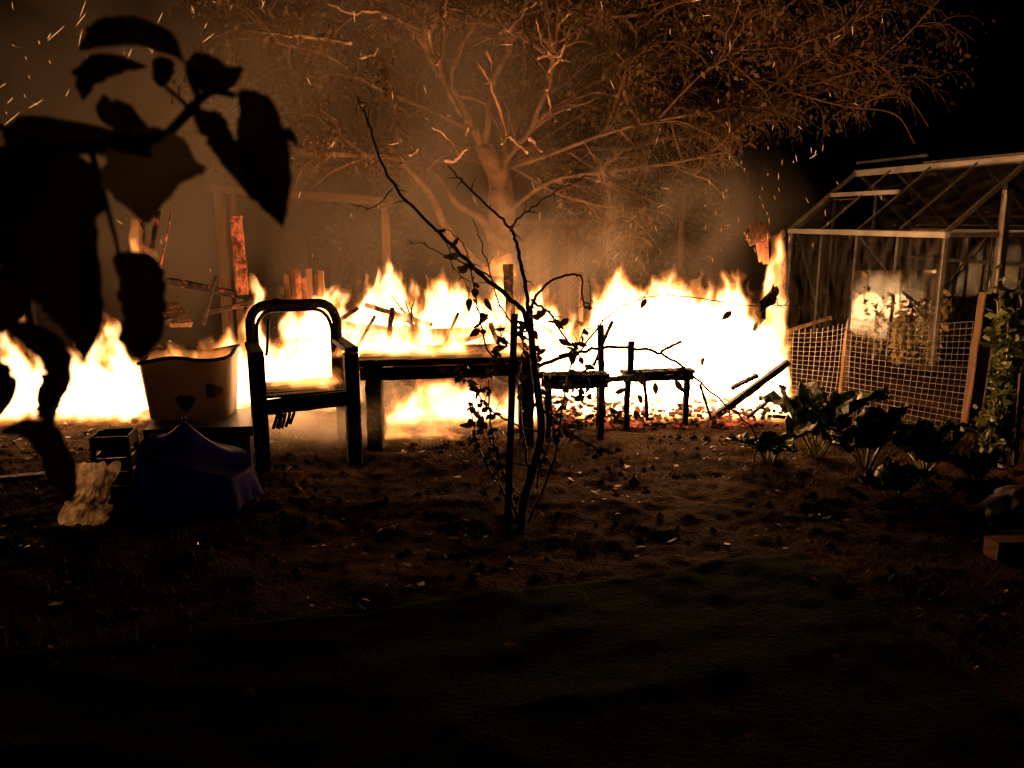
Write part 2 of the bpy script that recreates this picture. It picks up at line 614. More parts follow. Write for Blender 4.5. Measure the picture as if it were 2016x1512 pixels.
# the green sheet laid on the ground near the viewer
cr, el, er = Vector((1.30, 3.37)), Vector((-2.62, -.77)), Vector((.24, -1.12))
ns, nt_ = 110, 60
S_, T_ = np.meshgrid(np.linspace(0, 1.5, ns), np.linspace(0, 1.25, nt_), indexing='ij')
sx = cr.x + S_ * el.x + T_ * er.x + .03 * perlin(S_ * 7, T_ * 7, S_ * 0, 20)
sy = cr.y + S_ * el.y + T_ * er.y + .05 * perlin(S_ * 5, T_ * 5, S_ * 0, 21)
fold = np.abs(perlin(sx * .8 + sy * .5, sy * 2.0, sx * 0, 22))
edge = np.exp(-np.minimum(S_ * 2.6, T_ * 1.1) / .05) * .02
sz = ground_h(sx, sy) + .016 + .035 * (0.3 - np.minimum(fold, .3)) + .006 * perlin(sx * 9, sy * 9, sx * 0, 23) + edge * .4
vid = np.arange(ns * nt_).reshape(ns, nt_)
q = np.stack([vid[:-1, :-1], vid[:-1, 1:], vid[1:, 1:], vid[1:, :-1]], -1).reshape(-1, 4)
o = link_mesh('ground_sheet', np_mesh('ground_sheet', np.stack([sx, sy, sz], -1).reshape(-1, 3), q), M['sheet'], smooth=True)
sm = o.modifiers.new('thickness', 'SOLIDIFY'); sm.thickness = .006
tag(o, 'dark green sheet with soft folds lying flat over the soil, one corner near the plants', 'ground sheet')

# single larger fallen leaves
for u, v_, fl_label in [
        (1600, 1178, 'pale fallen leaf on the corner of the green sheet'), (1475, 1500, 'reddish fallen leaf at the very bottom edge of the view'),
        (1595, 1478, 'pale fallen leaf on the green sheet near the bottom edge'), (1970, 1198, 'orange fallen leaf on the soil below the brick'),
        (1905, 1355, 'curled fallen leaf on the bare soil beside the green sheet'), (1005, 1308, 'lone fallen leaf in the middle of the green sheet'),
        (545, 1105, 'curled fallen leaf on the dark soil in front of the armchair'), (1250, 1060, 'curled pale leaf on the soil beyond the foot of the young tree'),
        (1190, 1120, 'fallen leaf on the soil just behind the green sheet edge'), (1560, 970, 'curled leaf on the soil in front of the lowest leafy plant'),
        (905, 1060, 'fallen leaf on the soil by the foot of the garden stake'), (1640, 1330, 'small pale leaf on the green sheet towards its outer edge'),
        (110, 1350, 'small pale leaf on the dark ground below the drooping branch')]:
    g = G(u, v_)
    mb = MB()
    a = random.uniform(0, 6.28)
    L_, W_ = random.uniform(.03, .05), random.uniform(.012, .02)
    d, s = Vector((math.cos(a), math.sin(a), 0)), Vector((-math.sin(a), math.cos(a), 0))
    z = Vector((0, 0, 1))
    pts = []
    for i in range(5):
        k = i / 4
        w_ = W_ * math.sin(math.pi * (.08 + .9 * k))
        c = d * (L_ * (k - .5)) + z * (.012 + .02 * (2 * k - 1) ** 2)
        pts += [c - s * w_ + z * w_ * .7, c, c + s * w_ + z * w_ * .7]
    fs = []
    for i in range(4):
        b = i * 3
        fs += [(b, b + 1, b + 4, b + 3), (b + 1, b + 2, b + 5, b + 4)]
    mb.add(pts, fs)
    o = mb.build('fallen_leaf', M['litter'], None, True)
    o.location = (g.x, g.y, max(gh(g.x, g.y), .0) + (.05 if g.y < 3.2 and v_ > 1150 else 0.0))
    tag(o, fl_label, 'fallen leaf', 'larger fallen leaves on the ground')


# ================================================================== GREENHOUSE
def greenhouse():
    N0, D, Rt = Vector((4.18, 7.8, 0)), Vector((-.21, .978, 0)).normalized(), None
    Rt = Vector((D.y, -D.x, 0))
    LEN, WID, EA, RI = 2.75, 1.8, 1.35, 2.08
    t = thing('greenhouse', 'aluminium framed glass greenhouse with pitched roof behind the wire mesh fence', 'greenhouse', tuple(N0))
    W = lambda a, b, z: N0 + D * a + Rt * b + Vector((0, 0, z))

    def bar(name, p, q, w=.028, h=.03, mat='alu'):
        MB().timber(p, q, w, h, 0, 1).build(name, M[mat], t)
    # ground frame, eaves, ridge
    for b in (0, WID):
        bar('base_rail', W(0, b, .04), W(LEN, b, .04), .04, .06, 'dark_wood')  # dark wood tone puts the shade low on the frame into the colour
        bar('eave_bar', W(-.02, b, EA), W(LEN + .02, b, EA), .06, .06, 'lit_alu')
    bar('ridge_bar', W(-.35, WID / 2, RI), W(LEN + .03, WID / 2, RI), .06, .075, 'lit_alu')
    bar('ridge_cap', W(-.35, WID / 2, RI + .05), W(LEN * .55, WID / 2, RI + .055), .05, .025)
    for a in (0, LEN):
        bar('base_rail', W(a, 0.02, .04), W(a, WID - .02, .04), .04, .06, 'dark_wood')  # end rails darkened likewise, shade carried by their colour
    nb = 4
    for i in range(nb + 1):
        a = LEN * i / nb
        wd = .045 if i in (0, nb) else .02
        for b in (0, WID):
            bar('side_post', W(a, b, .07), W(a, b, EA - .03), wd, wd)
            bar('rafter', W(a, b, EA + .03), W(a, WID / 2 + (-.03 if b == 0 else .03), RI), wd * .9, wd)
    for a in (0, LEN):
        for b in (.6, 1.2):
            bar('gable_post', W(a, b, .07), W(a, b, EA + (RI - EA) * .66), .03, .03)
        bar('gable_tie', W(a, .03, EA), W(a, WID - .03, EA), .03, .045)
    # interior rails, braces
    bar('inner_rail', W(.03, WID - .04, 1.0), W(LEN, WID - .04, 1.0), .02, .045)
    bar('inner_rail', W(.0, WID - .03, EA + .18), W(LEN, WID - .03, EA + .18), .02, .03)
    bar('brace', W(LEN * .04, .03, .45), W(LEN * .49, .03, EA - .05), .014, .022)
    bar('brace', W(LEN * .95, .03, EA - .05), W(LEN * .72, .03, .25), .014, .022)
    bar('brace', W(LEN * .9, WID - .03, .2), W(LEN * .5, WID - .03, EA), .014, .022)
    # roof light left open
    slope = Vector((WID / 2, 0, RI - EA))
    def RF(a, k):  # point on the near roof slope
        p = W(a, WID / 2 * k, EA + (RI - EA) * k)
        return p
    for k0, k1 in ((.58, .58),):
        bar('vent_bar', RF(LEN * .52, .58) + Vector((0, 0, .03)), RF(LEN * .98, .58) + Vector((0, 0, .03)), .045, .05, 'lit_alu')
    bar('vent_bar', RF(LEN * .52, .97) + Vector((-.02, 0, .15)), RF(LEN * .98, .97) + Vector((-.02, 0, .15)), .03, .03)
    # panes
    def pane(p, q, r, s):
        nrm = (q - p).cross(s - p).normalized() * .003
        mb = MB()
        mb.add([p, q, r, s, p + nrm, q + nrm, r + nrm, s + nrm], [(0, 3, 2, 1), (4, 5, 6, 7), (0, 1, 5, 4), (1, 2, 6, 5), (2, 3, 7, 6), (3, 0, 4, 7)])
        mb.build('pane', M['glass'], t)
    for i in range(nb):
        a0, a1 = LEN * i / nb + .02, LEN * (i + 1) / nb - .02
        for b in (0, WID):
            pane(W(a0, b, .08), W(a1, b, .08), W(a1, b, EA - .04), W(a0, b, EA - .04))
            if not (b == 0 and i >= 2):
                c = WID / 2 + (-.04 if b == 0 else .04)
                pane(W(a0, b, EA + .04), W(a1, b, EA + .04), W(a1, c, RI - .02), W(a0, c, RI - .02))
    for i in (3,):
        a0, a1 = LEN * i / nb + .02, LEN * (i + 1) / nb - .02
        pane(RF(a0, .05), RF(a1, .05), RF(a1, .55), RF(a0, .55))
    for a in (LEN,):
        for b0, b1 in ((.03, .58), (.62, 1.18), (1.22, 1.77)):
            pane(W(a, b0, .08), W(a, b1, .08), W(a, b1, EA - .04), W(a, b0, EA - .04))
    return W


GW = greenhouse()


def bushy(name, label, cat, base, size, nleaf, leafsize, mat, stem_mat, seed, group=None, droop=.4):
    rg = np.random.default_rng(seed)
    t = thing(name, label, cat, tuple(base), group=group)
    st = MB()
    ends = []
    for k in range(7):
        an = rg.uniform(0, 6.28)
        sp = Vector((math.cos(an) * size[0] * rg.uniform(.2, .9), math.sin(an) * size[1] * rg.uniform(.2, .9), size[2] * rg.uniform(.6, 1.0)))
        b = Vector(base)
        pts = [b, b + Vector((sp.x * .3, sp.y * .3, sp.z * .5)), b + sp]
        st.tube(pts, [.012, .008, .003], 5)
        ends += [pts[0].lerp(pts[1], .5 + .5 * rg.random()) if rg.random() < .25 else pts[1].lerp(pts[2], rg.random()) for _ in range(nleaf // 7)]
    st.build('stem', M[stem_mat], t)
    pos = np.array([tuple(e) for e in ends]) + rg.normal(0, .12, (len(ends), 3)) * np.array(size)
    pos[:, 2] = np.maximum(pos[:, 2], .03 + base[2])
    v, tr = leaf_cards(pos - np.array(base), leafsize, .6, rg, droop)
    f = link_mesh('foliage', np_mesh('foliage', v, tr), M[mat], t)
    tag(f, kind='stuff')
    return t


bushy('tomato_plant', 'tall dry plant standing before the added glass reflector, nearest the corner post', 'plant', Vector((4.30, 8.08, 0)), (.2, .16, .72), 420, .06, 'dry_leaf', 'stalk', 31, 'plants inside the greenhouse')
bushy('tomato_plant', 'bushy dry plant in the middle, before the added glass reflector', 'plant', Vector((4.06, 8.20, 0)), (.26, .14, .60), 420, .06, 'dry_leaf', 'stalk', 32, 'plants inside the greenhouse')
bushy('tomato_plant', 'dry plant beside the added glass reflector, farthest from the corner post', 'plant', Vector((3.93, 8.55, 0)), (.2, .2, .75), 360, .06, 'dry_leaf', 'stalk', 33, 'plants inside the greenhouse')


# a pane added inside, angled to mirror the fire towards the camera
def added_pane():
    c = P(1772, 600, 8.35)
    n_ = ((Vector((0, 0, 1.5)) - c).normalized() + (Vector((1.45, 6.05, .55)) - c).normalized()).normalized()
    xx = n_.cross(Vector((0, 0, 1))).normalized()
    yy = xx.cross(n_).normalized()
    vs_ = []
    for dz in (0, -.004):
        for a, b in ((-.46, -.56), (.46, -.56), (.50, .34), (-.44, .38)):
            vs_.append(c + xx * a + yy * b + n_ * dz)
    t = thing('added_mirror_pane', 'sheet of glass added inside the greenhouse to mirror the flames', 'added reflector', tuple(c))
    MB().add(vs_, [(0, 1, 2, 3), (7, 6, 5, 4), (0, 4, 5, 1), (1, 5, 6, 2), (2, 6, 7, 3), (3, 7, 4, 0)]).build('mirror_sheet', M['mirror_glass'], t)
    for a in (-.3, .3):
        q = c + xx * a + yy * -.3 - n_ * .03
        MB().timber(q, Vector((q.x, q.y, -.03)), .04, .04, .1, 3).build('support', M['dark_wood'], t)


added_pane()


# ================================================================== MESH FENCE
def mesh_fence():
    p0, p1, p2 = Vector((3.23, 5.55, 0)), Vector((2.71, 6.34, 0)), Vector((2.38, 6.95, 0))
    t = thing('mesh_fence', 'square wire mesh fence panel stretched between timber posts before the greenhouse', 'fence', tuple(p0))
    HT = .8

    def sag(k, z):
        return Vector((.03 * math.sin(k * 5) * math.sin(z * 3), 0, -.03 * math.sin(min(k, 1) * math.pi) * (z / HT)))
    for (a, b, h0, h1, cell) in ((p0, p1, .80, .72, .047), (p1, p2, .70, .55, .047)):
        L_ = (b - a).length
        nv = int(L_ / cell)
        for i in range(nv + 1):
            k = i / nv
            h = h0 + (h1 - h0) * k
            pts = [a.lerp(b, k) + Vector((0, 0, z)) + sag(k, z) for z in np.linspace(.0, h, 5)]
            MB().tube(pts, .0013, 4).build('wire', M['wire'], t)
        nh = int(h0 / cell)
        for j in range(nh + 1):
            z = j * cell
            pts = []
            for k in np.linspace(0, 1, 9):
                h = h0 + (h1 - h0) * k
                pts.append(a.lerp(b, k) + Vector((0, -.004, z * h / h0)) + sag(k, z * h / h0))
            MB().tube(pts, .0016, 4).build('wire', M['wire'], t)
    MB().timber((3.27, 5.52, -.05), (3.31, 5.54, 1.0), .10, .09, .08, 8).build('timber_post', M['wood'], t)
    MB().timber((2.70, 6.36, -.05), (2.71, 6.36, .62), .06, .05, .15, 6).build('timber_post', M['wood'], t)
    MB().timber((2.36, 6.97, -.05), (2.37, 6.97, .7), .04, .04, .15, 6).build('timber_post', M['dark_wood'], t)


mesh_fence()
o = MB().timber((3.41, 5.56, -.05), (3.47, 5.58, 1.02), .10, .10, .08, 8).build('dark_post', M['dark_wood'])
tag(o, 'dark square timber post standing against the pale fence post', 'post')


# ================================================================== BACK FENCE, SHED
def back_frame():
    Y = 8.6
    a, b = P(447, 600, Y), P(765, 600, Y)
    base = Vector((a.x, Y, 0))
    t = thing('timber_frame', 'tall timber frame with boarded infill standing in the smoke behind the burning chair', 'fence', tuple(base))
    za, zb_ = P(440, 366, Y).z, P(765, 398, Y).z
    MB().timber((a.x, Y, -.05), (a.x, Y, za), .11, .11, .05, 6).build('post', M['wood'], t)
    MB().timber((a.x + .13, Y + .03, -.05), (a.x + .13, Y + .03, za - .03), .07, .09, .05, 6).build('post', M['wood'], t)
    MB().timber((b.x, Y, -.05), (b.x, Y, zb_ - .05), .09, .09, .05, 6).build('post', M['wood'], t)
    MB().timber((a.x - .1, Y - .08, za - .02), (b.x + .1, Y - .08, zb_), .06, .09, .05, 8).build('top_rail', M['wood'], t)
    n = 7
    for i in range(n):
        x = a.x + .28 + (b.x - a.x - .4) * i / (n - 1)
        z1 = .75 + .8 * random.random()
        MB().timber((x, Y + .06, -.02), (x + random.uniform(-.02, .02), Y + .06, z1), .13, .02, .06, 4, up=(0, 1, 0)).build('board', M['char'], t)
    MB().timber((a.x, Y + .09, .75), (b.x, Y + .09, .72), .05, .08, .1, 6).build('mid_rail', M['wood'], t)


back_frame()


def shed():
    Y = 10.6
    x0, x1 = P(1035, 480, Y).x, P(1150, 480, Y).x
    zt = P(1090, 437, Y).z
    t = thing('shed', 'small boarded shed with a flat pale roof edge behind the big tree', 'shed', (x0, Y, 0))
    for i in range(7):
        k = (x1 - x0) / 7
        MB().box((x0 + k * (i + .5), Y + random.uniform(0, .01), (zt - .1) / 2), (k - .012, .03, zt - .1)).build('board', M['dark_wood' if i in (0, 3, 6) else 'scorched'], t)
    MB().box(((x0 + x1) / 2, Y + .75, (zt - .12) / 2), (x1 - x0 - .06, 1.4, zt - .14)).build('shed_body', M['dark_wood'], t)
    MB().box(((x0 + x1) / 2, Y + .7, zt), (x1 - x0 + .2, 1.7, .06)).build('roof', M['wood'], t)


shed()
g = P(1345, 370, 10.5)
o = MB().timber((g.x, 10.5, -.05), (g.x, 10.5, g.z), .07, .07, .05, 5).build('far_pole', M['wood'])
tag(o, 'slim bare pole standing far behind the tall white fire', 'pole')
bushy('evergreen_shrub', 'dark dense shrub behind the timber frame beside the tree trunk', 'shrub', (-1.7, 10.2, 0), (.8, .6, 2.1), 5000, .09, 'bush', 'bark', 41, droop=0)
bushy('evergreen_shrub', 'dark shrub mass beyond the fire between shed and greenhouse', 'shrub', (2.6, 12.5, 0), (1.6, .8, 2.2), 6000, .1, 'bush', 'bark', 42, droop=0)


# ================================================================== THE BIG TREE
def smooth(pts, n):
    """Catmull-Rom through 3D points"""
    pts = [Vector(p) for p in pts]
    q = [pts[0] * 2 - pts[1]] + pts + [pts[-1] * 2 - pts[-2]]
    out = []
    for i in range(1, len(q) - 2):
        for k in range(n):
            t = k / n
            a, b, c, d = q[i - 1], q[i], q[i + 1], q[i + 2]
            out.append(.5 * ((2 * b) + (c - a) * t + (2 * a - 5 * b + 4 * c - d) * t * t + (3 * b - a - 3 * c + d) * t ** 3))
    out.append(pts[-1])
    return out


def big_tree():
    base = P(995, 700, 9.2)
    t = thing('tree', 'large spreading tree with pale curling branches lit from below by the fire', 'tree', (base.x, 9.2, 0))
    rg = random.Random(11)
    trunk = [Vector((base.x, 9.2, -.1)), P(994, 620, 9.2), P(991, 500, 9.2), P(988, 420, 9.15), P(983, 350, 9.1), P(962, 308, 9.0), P(948, 285, 8.95)]
    pts = smooth(trunk, 5)
    MB().tube(pts, [.21 - .125 * (i / (len(pts) - 1)) ** 1.1 for i in range(len(pts))], 12).build('trunk', M['bark'], t, True)
    limbs = [
        ([(950, 290), (928, 240), (895, 180), (850, 110), (825, 40), (800, -60)], 8.95, 8.0, .085, .03),
        ([(952, 290), (958, 240), (968, 165), (990, 100), (1003, 60), (1030, 15), (1065, -40)], 8.95, 8.3, .075, .025),
        ([(925, 235), (890, 200), (868, 120), (872, 60), (878, -30)], 8.8, 8.0, .045, .018),
        ([(988, 400), (1000, 340), (1012, 300), (1047, 258), (1052, 220), (1076, 172), (1090, 120), (1082, 80), (1105, -10)], 9.15, 8.1, .075, .02),
        ([(1005, 330), (1080, 300), (1200, 262), (1300, 238), (1450, 205), (1600, 165), (1720, 130)], 9.0, 8.6, .05, .010),
        ([(1010, 320), (1120, 292), (1260, 275), (1400, 250), (1520, 215), (1690, 150)], 9.1, 10.2, .045, .010),
        ([(995, 420), (1080, 352), (1200, 335), (1330, 310), (1430, 300)], 9.1, 8.4, .045, .010),
        ([(990, 570), (940, 515), (885, 455), (852, 400), (828, 345), (760, 312), (650, 292), (555, 300)], 9.2, 8.2, .10, .015),
        ([(990, 540), (945, 445), (905, 392), (865, 340), (800, 315), (720, 330)], 9.2, 8.8, .085, .015),
        ([(935, 260), (840, 215), (740, 170), (640, 120), (560, 90)], 8.9, 7.9, .05, .012),
        ([(1050, 250), (1150, 180), (1250, 130), (1390, 60), (1500, -30)], 8.9, 9.4, .05, .012),
        ([(1190, 262), (1228, 160), (1262, 95), (1258, 40), (1275, -30)], 8.8, 8.6, .04, .014),
        ([(1290, 240), (1380, 150), (1450, 90), (1510, 40)], 8.8, 8.3, .03, .008),
        ([(1480, 200), (1560, 140), (1640, 90), (1700, 40)], 8.7, 8.4, .025, .008),
        ([(1100, 340), (1180, 360), (1250, 400), (1280, 440)], 9.0, 8.5, .03, .008),
        ([(930, 250), (820, 205), (700, 205), (590, 250)], 8.9, 9.3, .04, .01),
        ([(860, 120), (770, 75), (660, 90), (560, 150)], 8.4, 8.8, .035, .01),
        ([(1010, 330), (1100, 380), (1160, 400), (1230, 450)], 9.1, 8.4, .035, .01),
        ([(830, 60), (740, 10), (650, -30)], 8.1, 7.9, .03, .01),
        ([(1085, 90), (1180, 40), (1300, 10), (1420, -60)], 8.3, 8.8, .035, .01),
        ([(1300, 240), (1420, 200), (1560, 120), (1660, 20)], 9.4, 10.0, .04, .01),
        ([(1550, 180), (1660, 200), (1760, 230), (1800, 280)], 8.7, 8.5, .02, .006),
        ([(1120, 300), (1240, 380), (1320, 420)], 9.0, 9.5, .03, .008),
        ([(970, 310), (900, 230), (780, 150), (700, 60)], 9.3, 10.3, .05, .01),
        ([(970, 300), (940, 180), (930, 90), (960, -20)], 9.3, 10.2, .05, .01),
        ([(990, 320), (1040, 200), (1150, 120), (1180, 20)], 9.3, 10.4, .05, .01),
        ([(990, 330), (1080, 260), (1180, 210), (1330, 160), (1440, 120)], 9.3, 10.3, .05, .01),
        ([(960, 330), (860, 270), (740, 260), (620, 220)], 9.3, 10.0, .04, .01),
        ([(990, 300), (1000, 200), (1050, 100), (1060, 20)], 9.3, 9.9, .04, .01),
        ([(960, 320), (880, 300), (800, 230), (740, 210)], 9.3, 9.7, .03, .01),
        ([(640, 290), (600, 240), (560, 200), (530, 120)], 8.7, 9.0, .02, .006),
    ]
    tw, leaves = MB(), []
    dead = MB()

    def blocked(p):
        # the open space round the lower trunk, and the air above the greenhouse, carry no foliage
        if -.75 < p.x - base.x < .35 and p.y < 9.3 and p.z < 2.45:
            return True
        if p.x < base.x and p.z < 1.98:
            return True
        if p.x > 4.9 - .6 * max(0, 3.0 - p.z):
            return True
        if abs(p.x - base.x) < 1.0 and p.y < 8.75 and p.z < 3.3:
            return True
        return p.x > 1.45 and p.z < 2.15 + .26 * max(0, p.x - 2.0) + .18 * math.sin(p.x * 5)

    def sub(p, d, L_, r, lev, droop):
        if blocked(p + d.normalized() * L_ * .6):
            return
        n = 6
        pts = [p.copy()]
        d = d.normalized()
        for i in range(n):
            d = (d + Vector((rg.gauss(0, .22), rg.gauss(0, .22), rg.gauss(0, .2) - droop * (i / n)))).normalized()
            pts.append(pts[-1] + d * (L_ / n))
        tw.tube(pts, [r * (1 - .75 * i / n) for i in range(n + 1)], 4 if lev else 5, False)
        if lev < 2:
            for k in range(rg.randint(4, 6) if lev == 0 else rg.randint(2, 4)):
                i = rg.randint(1, n)
                dd = (pts[i] - pts[i - 1]).normalized() + Vector((rg.gauss(0, .7), rg.gauss(0, .7), rg.gauss(0, .5)))
                sub(pts[i], dd, L_ * rg.uniform(.4, .65), r * .5, lev + 1, droop * 1.4)
        if lev >= 1:
            for i in range(1, n + 1):
                for _ in range(2 if lev == 1 else 3):
                    leaves.append(pts[i] + Vector((rg.gauss(0, .05), rg.gauss(0, .05), rg.gauss(0, .05) - .02)))
    for li, (px, y0, y1, r0, r1) in enumerate(limbs):
        ctrl = [P(u, v_, y0 + (y1 - y0) * i / (len(px) - 1)) for i, (u, v_) in enumerate(px)]
        r0 *= .56 if li not in (7, 8) else .7
        ctrl = [c + Vector((rg.gauss(0, .03), rg.gauss(0, .05), rg.gauss(0, .03))) * (i > 0) for i, c in enumerate(ctrl)]
        pts = smooth(ctrl, 5)
        m = len(pts)
        MB().tube(pts, [r0 + (r1 - r0) * (i / (m - 1)) ** .8 for i in range(m)], 8).build('branch', M['bark'], t, True)
        for k in range(int(6 + m * .5)):
            i = rg.randint(max(1, m // 4), m - 1)
            d = (pts[i] - pts[i - 1]).normalized()
            dd = d * .8 + Vector((rg.gauss(0, .6), rg.gauss(.25, .6), rg.gauss(.15, .55)))
            sub(pts[i], dd, rg.uniform(.5, 1.15), r1 * .9 + .004, 0, .35)
    # pale dead curled branches
    deads = [([(690, 84), (640, 76), (600, 72), (560, 68), (485, 58)], 7.6, .022), ([(760, 34), (742, 22), (690, 26), (640, 4)], 7.7, .022),
             ([(755, 30), (750, 5), (720, -8)], 7.7, .015), ([(878, -10), (874, 50), (868, 105), (862, 130)], 7.8, .018),
             ([(842, 55), (850, 95), (868, 120)], 7.8, .016), ([(1002, 270), (985, 220), (965, 165), (942, 122)], 8.0, .02),
             ([(1040, 300), (1010, 275), (1002, 270), (985, 285)], 8.0, .016), ([(875, 315), (890, 318), (905, 305), (920, 295)], 7.9, .022),
             ([(905, 305), (880, 270), (850, 250)], 7.9, .014), ([(1060, 115), (1080, 105), (1100, 112), (1112, 85), (1122, 75)], 7.9, .017),
             ([(1078, 178), (1078, 150), (1090, 128), (1105, 118), (1120, 120)], 8.0, .018), ([(1080, 108), (1065, 75), (1055, 35)], 7.9, .013),
             ([(1085, 90), (1100, 50), (1125, 25)], 7.9, .016), ([(1000, 62), (1030, 25), (1058, 5)], 8.1, .02), ([(985, 66), (990, 50), (1002, 62)], 8.1, .013),
             ([(715, 112), (735, 108), (742, 95)], 7.8, .014), ([(1078, 180), (1085, 215), (1092, 240)], 8.0, .012), ([(1040, 270), (1055, 285), (1068, 300)], 8.0, .02),
             ([(920, 250), (918, 270), (920, 295)], 7.9, .01), ([(805, 308), (815, 300), (822, 295)], 8.0, .018), ([(958, 100), (968, 130), (962, 165)], 7.9, .013)]
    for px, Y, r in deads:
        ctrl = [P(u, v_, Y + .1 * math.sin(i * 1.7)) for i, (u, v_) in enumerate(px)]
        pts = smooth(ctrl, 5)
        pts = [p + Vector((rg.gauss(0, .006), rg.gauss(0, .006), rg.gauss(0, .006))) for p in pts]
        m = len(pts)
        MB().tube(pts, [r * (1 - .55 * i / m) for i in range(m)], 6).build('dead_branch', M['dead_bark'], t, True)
    o = tw.build('twig', M['bark'], t)
    tag(o, kind='stuff')
    rgn = np.random.default_rng(12)
    pos = np.array([tuple(p) for p in leaves])
    print('tree leaves', len(pos), 'twig faces', len(tw.f))
    if len(pos) > 90000:
        pos = pos[rgn.choice(len(pos), 90000, replace=False)]
    pos = np.array([p for p in pos if not blocked(Vector(p)) and rgn.random() < (.68 if p[0] < 1.4 else .46)])
    v, tr = leaf_cards(pos - np.array(t.location), .046, .45, rgn, .8)
    o = link_mesh('crown', np_mesh('crown', v, tr), M['tree_leaf'], t)
    tag(o, kind='stuff')


big_tree()


# ================================================================== FIRE
def fbm(x, y, z, seed):
    return perlin(x, y, z, seed) + .5 * perlin(2.1 * x, 2.1 * y, 2.1 * z, seed + 1) + .25 * perlin(4.3 * x, 4.3 * y, 4.3 * z, seed + 2)


def fire(label, prof, Y, thick, base_v, seed, lights=(), lamp_back=0.0, amp=.16, h=.015, lean=.0, cuts=(-.022, .014, .045), mats=('flame_outer', 'flame_mid', 'flame_core'),
         parts=('outer_flame', 'inner_flame', 'flame_core'), holes=.0, zbase=None, fx=6.5, group='fires burning through the garden'):
    W_ = [P(u, v_, Y) for u, v_ in prof]
    xs = np.array([p.x for p in W_])
    hs = np.array([p.z for p in W_])
    zb_ = max(.02, P(prof[0][0], base_v, Y).z) if zbase is None else zbase
    x0, x1 = xs.min() - .12, xs.max() + .12
    z1 = hs.max() + .22
    X = np.arange(x0, x1, h)[:, None, None]
    Yg = np.arange(Y - thick - .12, Y + thick + .12, h)[None, :, None]
    Z = np.arange(zb_ - .03, z1, h)[None, None, :]
    X, Yg, Z = np.broadcast_arrays(X, Yg, Z)
    zr0 = np.clip((Z - zb_) / max(.2, hs.max() - zb_), 0, 1.2)
    wx = .08 * perlin(X * 3, Yg * 3, Z * 2.5, seed) * zr0 + .045 * perlin(X * 7, Yg * 7, Z * 6, seed + 3) - lean * zr0
    Xw = X + wx
    xe = np.concatenate([[xs[0] - .07], xs, [xs[-1] + .07]])
    he = np.concatenate([[zb_ - .1], hs, [zb_ - .1]])
    H = np.interp(Xw, xe, he)
    H = zb_ + (H - zb_) * (1 + .16 * perlin(Xw * 2.3, Yg * 1.5, Z * 0, seed + 60) + .12 * perlin(Xw * 6, Yg * 4, Z * 0, seed + 61))
    zr = np.clip((Z - zb_) / np.maximum(.08, H - zb_), 0, 1.3)
    wyg = Yg + .05 * perlin(X * 2.5, Z * 2.0, Yg * 0, seed + 5)
    side = thick * (1 - .5 * zr) - np.abs(wyg - Y)
    f = np.minimum(np.minimum((H - Z) * .75, side * .9), (Z - zb_) * 1.5 + .01)
    Zw = Z + .05 * perlin(X * 6, Yg * 6, Z * 4, seed + 62)
    tong = fbm(Xw * fx, Yg * fx, Zw * fx * .36, seed + 10)
    tong = tong + .28 * perlin(Xw * fx * 4.2, Yg * fx * 4.2, Z * fx * 1.9, seed + 40)
    f = f + amp * tong * (.30 + .70 * np.clip(zr, 0, 1)) - .02 * amp / .16
    if holes:
        f = f - holes * np.maximum(0, fbm(Xw * 9, Yg * 5, Z * 6, seed + 30) - .15)
    f = np.where(Z < zb_, -1, f)
    cx = (xs.min() + xs.max()) / 2
    t = thing('fire', label, 'fire', (cx, Y, zb_), group=group)
    off = np.array(t.location)
    for c, mname, nm in zip(cuts, mats, parts):
        if (f > c).sum() < 30:
            continue
        v, q = surface_nets(f - c, (x0, Y - thick - .12, zb_ - .03), h)
        link_mesh(nm, np_mesh(nm, v - off, q), M[mname], t, True)
    for (u, v_, e, rad) in lights:
        ld = bpy.data.lights.new('fire_light', 'POINT')
        ld.energy = e * 1.35
        ld.color = (1.0, .42, .155)
        ld.shadow_soft_size = rad
        lo = bpy.data.objects.new('fire_light', ld)
        COL.objects.link(lo)
        lo.parent = t
        lo.location = P(u, v_, Y + lamp_back) - t.location
    return t


fire('low broad fire beneath the dark hanging leaves at the garden edge',
     [(-90, 640), (-40, 690), (0, 700), (25, 665), (45, 650), (70, 690), (100, 730), (135, 720), (170, 700), (200, 668), (235, 640), (255, 650), (268, 700), (285, 740)],
     5.9, .26, 845, 1, [(60, 740, 32, .2), (210, 740, 32, .2)], .45, holes=.12, fx=7.5, amp=.17, lean=-.06)
fire('fire blazing behind the armchair and the cream tub',
     [(395, 705), (430, 680), (465, 660), (474, 600), (488, 575), (500, 590), (512, 640), (540, 655), (575, 640), (605, 620), (630, 650), (655, 620), (690, 660)],
     5.95, .22, 800, 2, [(560, 710, 45, .2)], .35, holes=.05, amp=.16, lean=.04)
fire('ragged row of flames rising from the debris heap in front of the big tree',
     [(560, 605), (610, 590), (650, 610), (690, 612), (705, 590), (708, 540), (722, 555), (745, 525), (765, 560), (800, 570), (818, 600), (824, 545), (838, 545), (870, 560), (905, 570), (940, 590), (960, 560), (985, 575), (1010, 600), (1045, 565), (1065, 590), (1090, 630)],
     6.6, .19, 668, 3, [(740, 600, 70, .2), (960, 610, 65, .2)], .45, amp=.17, lean=.10, fx=8, holes=.09)
fire('flames burning along the top of the low table',
     [(655, 690), (690, 690), (720, 662), (750, 650), (790, 648), (830, 660), (850, 680), (885, 655), (905, 650), (918, 690), (950, 705), (985, 665), (1010, 670), (1045, 695)],
     5.26, .17, 722, 4, [], amp=.11, h=.012, holes=.02, zbase=.612, fx=8)
